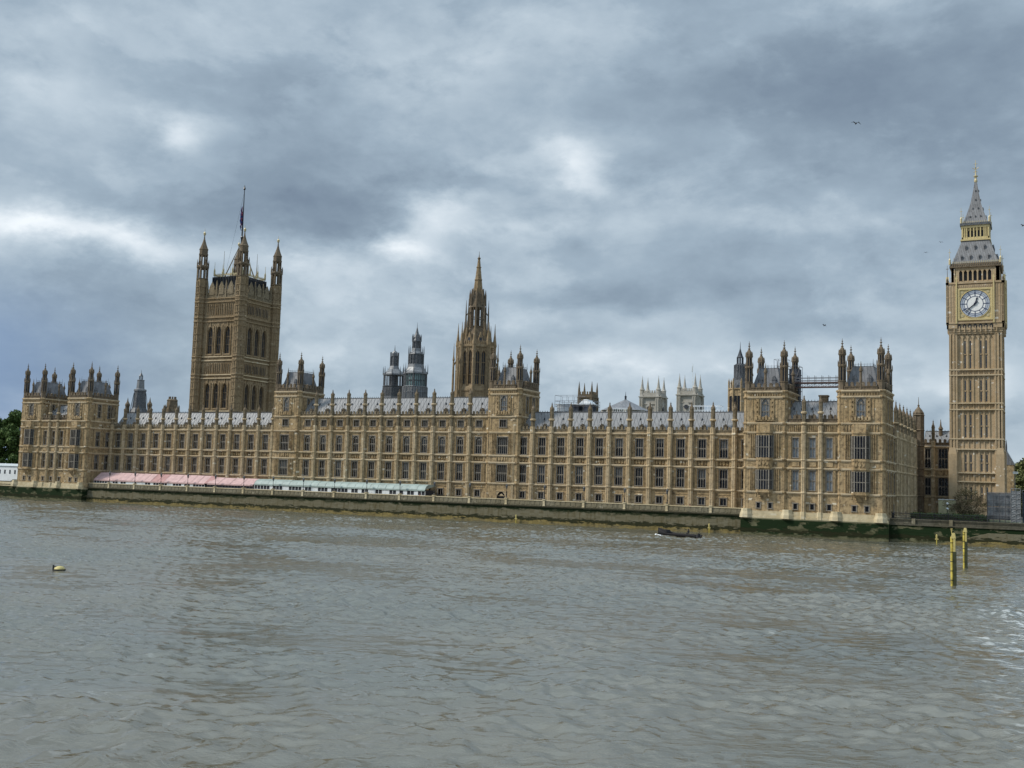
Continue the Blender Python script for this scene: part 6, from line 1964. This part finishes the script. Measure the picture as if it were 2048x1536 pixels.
def bird(label, x, y, z, span, a, tilt, mat='dark_feather'):
    T = thing('bird', label, 'bird', (x, y, z))
    m = MB(); s = span / 2
    c = Fr(0, 0, a)
    def P(u, d, zz): return c.pt(u, d, zz)
    # body
    b = MB(); b.tube(P(0, -.16 * s * 2, 0), P(0, .1 * s * 2, 0), .05 * s * 2, 6, .07 * s * 2); b.tube(P(0, .1 * s * 2, 0), P(0, .26 * s * 2, .01), .07 * s * 2, 6, .02 * s * 2)
    sub('body', b.mesh('body', mat), T)
    for sx in (-1, 1):
        w = MB(); z1 = .26 * s * tilt; z2 = .12 * s * tilt * (-1 if sx > 0 else 1)
        top = [P(0, .14 * s, .03), P(sx * .5 * s, .2 * s, z1), P(sx * s, -.02 * s, z2), P(sx * .5 * s, -.16 * s, z1), P(0, -.14 * s, .03)]
        bot = [(x_, y_, z_ - .03) for x_, y_, z_ in top]
        w.face(top); w.face(bot[::-1])
        for i in range(5): j = (i + 1) % 5; w.face([top[i], bot[i], bot[j], top[j]])
        sub('wing', w.mesh('wing', mat), T)


bird('largest dark bird high in the grey sky at the upper right', 3.5, -60, 71.1, 1.7, .5, 1.3)
bird('small dark bird in front of the clouds above the scaffold bridge', -1.5, -60, 37.4, .95, 1.0, 2.0)
bird('small dark bird just left of the clock tower lantern', 11.3, 0, 63.3, .9, .4, 1.6)
bird('tiny dark bird left of the clock tower, below another bird', 8.3, 0, 61.3, .9, -.3, 1.2)
bird('dark bird cut by the right edge of the picture beside the clock tower spire', 27.0, 0, 65.6, 1.4, .8, 1.8)


# ------------------------------------------------------------------ trees
def crown_mesh(cx, cy, z0, z1, R, n, leaf, seed, mat, squash=1., clumps=90):
    rnd = random.Random(seed); m = MB()
    cl = []
    H = z1 - z0
    for i in range(clumps):
        t = rnd.random(); a = rnd.uniform(0, 2 * PI)
        prof = math.sin(PI * min(1, (t * .86 + .14))) ** .6
        rr = R * prof * math.sqrt(rnd.random()) * rnd.uniform(.75, 1.08)
        cl.append((cx + rr * math.cos(a), cy + rr * math.sin(a), z0 + H * t, R * rnd.uniform(.14, .32)))
    per = n // clumps
    for (x, y, z, r) in cl:
        for k in range(per):
            g = Vector((rnd.gauss(0, 1), rnd.gauss(0, 1), rnd.gauss(0, .8))); g.normalize()
            q = r * (rnd.random() ** .4)
            p = Vector((x, y, z)) + g * q
            u = Vector((rnd.gauss(0, 1), rnd.gauss(0, 1), rnd.gauss(0, 1))).normalized(); v = u.cross(g).normalized()
            s = leaf * rnd.uniform(.6, 1.3)
            m.face([tuple(p - u * s), tuple(p + v * s * .7), tuple(p + u * s), tuple(p - v * s * .7)])
    return m, cl


def tree(label, x, y, h, R, mat, seed, n=16000, leaf=.42, z0=.16, name='leafy_tree', group=None):
    T = thing(name, label, 'tree', (x, y, ZB), group)
    m, cl = crown_mesh(x, y, ZB + h * z0, ZB + h, R, n, leaf, seed, mat)
    t = MB(); t.tube((x, y, ZB - .5), (x + .2, y, ZB + h * .45), h * .022, 8, h * .012); t.tube((x + .2, y, ZB + h * .45), (x, y, ZB + h * .85), h * .012, 6, .05)
    rnd = random.Random(seed)
    for (a, b, c, r) in rnd.sample(cl, 16):
        t.tube((x + .1, y, max(ZB + h * .15, c - R * .7)), (a, b, c), h * .006, 5, .03)
    t.build('trunk', 'bark', T); m.build('crown', mat, T)
    return T


tree('tall dark green tree at the left edge beside the palace corner', -301.5, 27, 24.5, 6.5, 'leaf', 1, z0=.05, n=22000)
tree('dark green tree at the very left edge of the picture', -311.5, 24, 26, 6.5, 'leaf', 2, z0=.05, n=20000)
tree('pale thin leaved tree rising behind the dark green ones at the left', -318, 60, 31.5, 9, 'leaf_pale', 3, leaf=.3, n=7000)
tree('dark tree low behind the white cabin at the left', -297, 42, 20, 6, 'leaf', 4, z0=.05)
tree('far left dark tree just outside the white cabin', -321, 30, 24, 7, 'leaf', 5, z0=.05)
tree('olive green tree right behind the clock tower base', 24.5, 112, 16.0, 6.5, 'leaf_olive', 6, z0=.08, n=16000)
tree('olive green tree at the right edge of the picture behind the lamp post', 32.5, 106, 17.5, 6.5, 'leaf_olive', 7, z0=.08, n=16000)
tree('darker tree at the right edge in front of the pale office roof', 20.5, 125, 14, 5, 'leaf', 8, z0=.05)


def bare_bush():
    x, y = 13.6, 42.; rnd = random.Random(11)
    T = thing('bare_bush', 'big round twiggy bush with few leaves in front of the clock tower base', 'bush', (x, y, ZB))
    t = MB()
    def grow(p, d, L, r, lvl):
        q = p + d * L
        t.tube(tuple(p), tuple(q), r, 4, r * .7)
        if lvl == 0: return
        for k in range(3 if lvl > 1 else 4):
            nd = (d + Vector((rnd.gauss(0, .55), rnd.gauss(0, .55), rnd.gauss(.05, .35)))).normalized()
            grow(q, nd, L * rnd.uniform(.62, .85), r * .62, lvl - 1)
    for k in range(6):
        a = 2 * PI * k / 6
        grow(Vector((x + .4 * math.cos(a), y + .4 * math.sin(a), ZB)), Vector((math.cos(a) * .75, math.sin(a) * .75, .75)).normalized(), 2.3, .12, 4)
    t.build('branches', 'twig', T)
    m, cl = crown_mesh(x, y, ZB + .5, ZB + 7.0, 4.8, 5500, .12, 12, 'leaf_olive', clumps=60); m.build('leaves', 'leaf_brown', T)


bare_bush()


def oddments():
    # cream hut and low boards near the clock tower
    T = thing('site_hut', 'cream flat panelled hut between the palace wing and the bush', 'hut', (8.2, 44, ZB))
    m = MB(); m.box(ID, 6.6, 10.4, -47, -44, ZB, 9.0); m.build('wall', 'cream_board', T)
    m = MB(); m.box(ID, 6.5, 10.5, -47.1, -43.9, 9.0, 9.2); m.build('roof', 'frame_white', T)
    m = MB(); m.lathe(9.8, 30, [(5.9, .01), (6.1, .28), (6.5, .28), (6.7, .01)], 10)
    T = thing('globe_lamp', 'two small white globe lamps on a dark post in front of the bush', 'lamp', (9.8, 30, ZB))
    m = MB(); m.tube((9.8, 30, ZB), (9.8, 30, 8.1), .07, 6); m.build('post', 'black_paint', T)
    for z in (7.0, 8.2):
        m = MB(); m.lathe(9.8, 29.9, [(z - .3, .02), (z - .2, .22), (z, .3), (z + .2, .22), (z + .3, .02)], 10); m.build('globe', 'frame_white', T)
    # dark planting below the bush
    T = thing('hedge', 'low dark hedge behind the railing in front of the clock tower', 'hedge', (12, 24, ZB))
    rnd = random.Random(4); m = MB()
    for i in range(2600):
        p = Vector((rnd.uniform(2.5, 19), rnd.uniform(22, 25), ZB + rnd.uniform(0, 1.5))); s = .16
        u = Vector((rnd.gauss(0, 1), rnd.gauss(0, 1), rnd.gauss(0, 1))).normalized(); v = u.orthogonal().normalized()
        m.face([tuple(p - u * s), tuple(p + v * s), tuple(p + u * s), tuple(p - v * s)])
    m.build('leaves', 'leaf', T); b = MB(); b.box(ID, 2.7, 18.8, -24.6, -22.5, ZB, ZB + 1.1); b.build('stems', 'bark', T)
    # white cabin and car at the left edge
    T = thing('white_cabin', 'long white cabin with small dark windows at the left edge of the riverbank', 'cabin', (-285, 12, ZB))
    m = MB(); m.box(ID, -300, -269.3, -14, -10, ZB + .8, 10.3); m.build('wall', 'cloth_white', T)
    m = MB(); m.wedge(ID, -300.3, -269.0, -14.3, -9.7, 10.3, 11.1, .4, 1.4); m.build('roof', 'pale_building', T)
    for i in range(12):
        w = MB(); x = -298.5 + i * 2.45; w.box(ID, x - .32, x + .32, -10.05, -9.94, 7.7, 9.0); w.build('window', 'glass', T)
    w = MB(); w.box(ID, -300, -269.3, -13.5, -10.3, ZB, ZB + .8); w.build('underframe', 'coat_dark', T)
    # car
    T = thing('parked_car', 'dark grey parked car in front of the white cabin at the left', 'car', (-273.6, 6.6, ZB))
    F = Fr(-275.8, 5.8)
    m = MB(); m.poly(F, [(0, ZB + .35), (4.3, ZB + .35), (4.35, ZB + .8), (3.5, ZB + .95), (2.9, ZB + 1.45), (1.2, ZB + 1.48), (.5, ZB + 1.0), (0, ZB + .9)], -1.7, 0); m.build('body', 'car_paint', T)
    m = MB(); m.poly(F, [(.75, ZB + .98), (3.3, ZB + .98), (2.82, ZB + 1.38), (1.25, ZB + 1.4)], 0, .02); m.build('window', 'glass', T)
    for u in (.85, 3.45):
        w = MB(); w.tube(F.pt(u, .04, ZB + .34), F.pt(u, -.25, ZB + .34), .34, 14); w.build('wheel', 'rubber', T)
    # office block far right with a pale green glass roof
    T = thing('office_block', 'distant pale building with a green glass roof behind the trees at the right edge', 'building', (40, 176, ZB))
    m = MB(); m.box(ID, 24, 62, -190, -166, ZB, 26.2); m.build('wall', 'pale_building', T)
    m = MB(); m.wedge(ID, 24.5, 61.5, -189.5, -166.5, 26.2, 30.0, 1.5, 3); m.build('roof', 'green_glass', T)
    for zz in (12.4, 16.3, 20.2, 24.0):
        for i in range(18):
            w = MB(); x = 25.2 + i * 2.05; w.box(ID, x, x + 1.2, -166.02, -165.93, zz, zz + 1.8); w.build('window', 'glass', T)
    T = thing('gabled_building', 'dark steep roofed building with a spike just right of the clock tower', 'building', (21.5, 90, ZB))
    m = MB(); m.box(ID, 18, 22.0, -98, -88, ZB, 19.0); m.build('wall', 'stone', T)
    m = MB(); m.poly(Fr(18, 88), [(0, 19.0), (4.3, 19.0), (2.1, 23.2)], -10, .1); m.build('roof', 'roof_slate', T)
    m = MB(); m.lathe(20.2, 89, [(22.5, .25), (24.6, .2), (26.0, .03)], 6); m.build('finial', 'iron_dark', T)
    # distant treeline and city beyond, both sides
    rnd = random.Random(21)
    for i in range(5):
        tree('%s distant tree of the line beyond the left riverbank' % ['nearest', 'second', 'third', 'fourth', 'farthest'][i], -345 - i * 26, 40 + i * 8, 24 + rnd.uniform(-3, 4), 11, 'leaf', 40 + i, n=3000, leaf=.6)


oddments()


# ------------------------------------------------------------------ river
def river():
    def axis(a, b, step, lo, hi, grow=1.16):
        mid = list(np.arange(a, b + 1e-6, step)); L = []; s = step; x = a
        while x > lo: s *= grow; x -= s; L.append(x)
        R = []; s = step; x = b
        while x < hi: s *= grow; x += s; R.append(x)
        return np.array(L[::-1] + mid + R)
    xs = axis(-235, 62, .26, -2600, 2600); ys = axis(-208, 1.6, .2, -900, 1.7)
    ys = ys[ys < 1.9]
    X, Y = np.meshgrid(xs, ys)
    rng = np.random.RandomState(4)
    Z = np.zeros_like(X)
    # patches of rougher and calmer water
    def low(seed, lam, k=9):
        r = np.random.RandomState(seed); o = np.zeros_like(X)
        for i in range(k):
            a = r.uniform(0, 2 * np.pi); l = lam * r.uniform(.6, 1.7)
            o += np.sin((X * np.cos(a) + Y * np.sin(a) * 1.5) * 2 * np.pi / l + r.uniform(0, 6.28))
        return o / k
    A = np.clip(1.0 + 1.3 * low(1, 46) + .9 * low(2, 17) + .6 * low(5, 7), .3, 2.6)
    for i in range(120):
        lam = 0.75 * (6.5 / 0.75) ** (i / 119.0); th = rng.normal(2.0, .85)
        amp = .0068 * lam ** .20 * rng.uniform(.5, 1.3)
        ph = (X * np.cos(th) + Y * np.sin(th)) * 2 * np.pi / lam + rng.uniform(0, 6.28)
        if i % 4 == 0: ph += 1.2 * np.sin(X * .11 + Y * .07 + i)
        s = np.sin(ph); Z += amp * (s - .30 * np.cos(2 * ph))
    Z *= A
    far = np.clip((np.abs(X + 85) - 230) / 200, 0, 1) + np.clip((-208 - Y) / 100, 0, 1)
    Z *= np.clip(1 - far, 0, 1)
    nx, ny = len(xs), len(ys)
    co = np.stack([X, Y, Z], -1).reshape(-1, 3).astype(np.float32)
    i0 = (np.arange(ny - 1)[:, None] * nx + np.arange(nx - 1)[None, :]).reshape(-1)
    q = np.stack([i0, i0 + 1, i0 + nx + 1, i0 + nx], -1).astype(np.int32)
    me = bpy.data.meshes.new('river')
    me.vertices.add(len(co)); me.vertices.foreach_set('co', co.ravel())
    me.loops.add(q.size); me.loops.foreach_set('vertex_index', q.ravel())
    me.polygons.add(len(q)); me.polygons.foreach_set('loop_start', np.arange(0, q.size, 4, dtype=np.int32))
    me.polygons.foreach_set('loop_total', np.full(len(q), 4, dtype=np.int32))
    me.polygons.foreach_set('use_smooth', np.ones(len(q), dtype=bool))
    # foam streaks: in the fast water by the bridge at the right
    fo = np.clip(1 - ((X - 38) / 13.) ** 2 - ((Y + 140) / 70.) ** 2, 0, 1) + np.clip(.5 * (low(8, 9) - .42), 0, .25)
    at = me.attributes.new('foam', 'FLOAT', 'POINT'); at.data.foreach_set('value', np.clip(fo, 0, 1).ravel().astype(np.float32))
    me.materials.append(MAT['river_water']); me.update()
    o = bpy.data.objects.new('river', me); COL.objects.link(o); tag(o, kind='structure')


river()
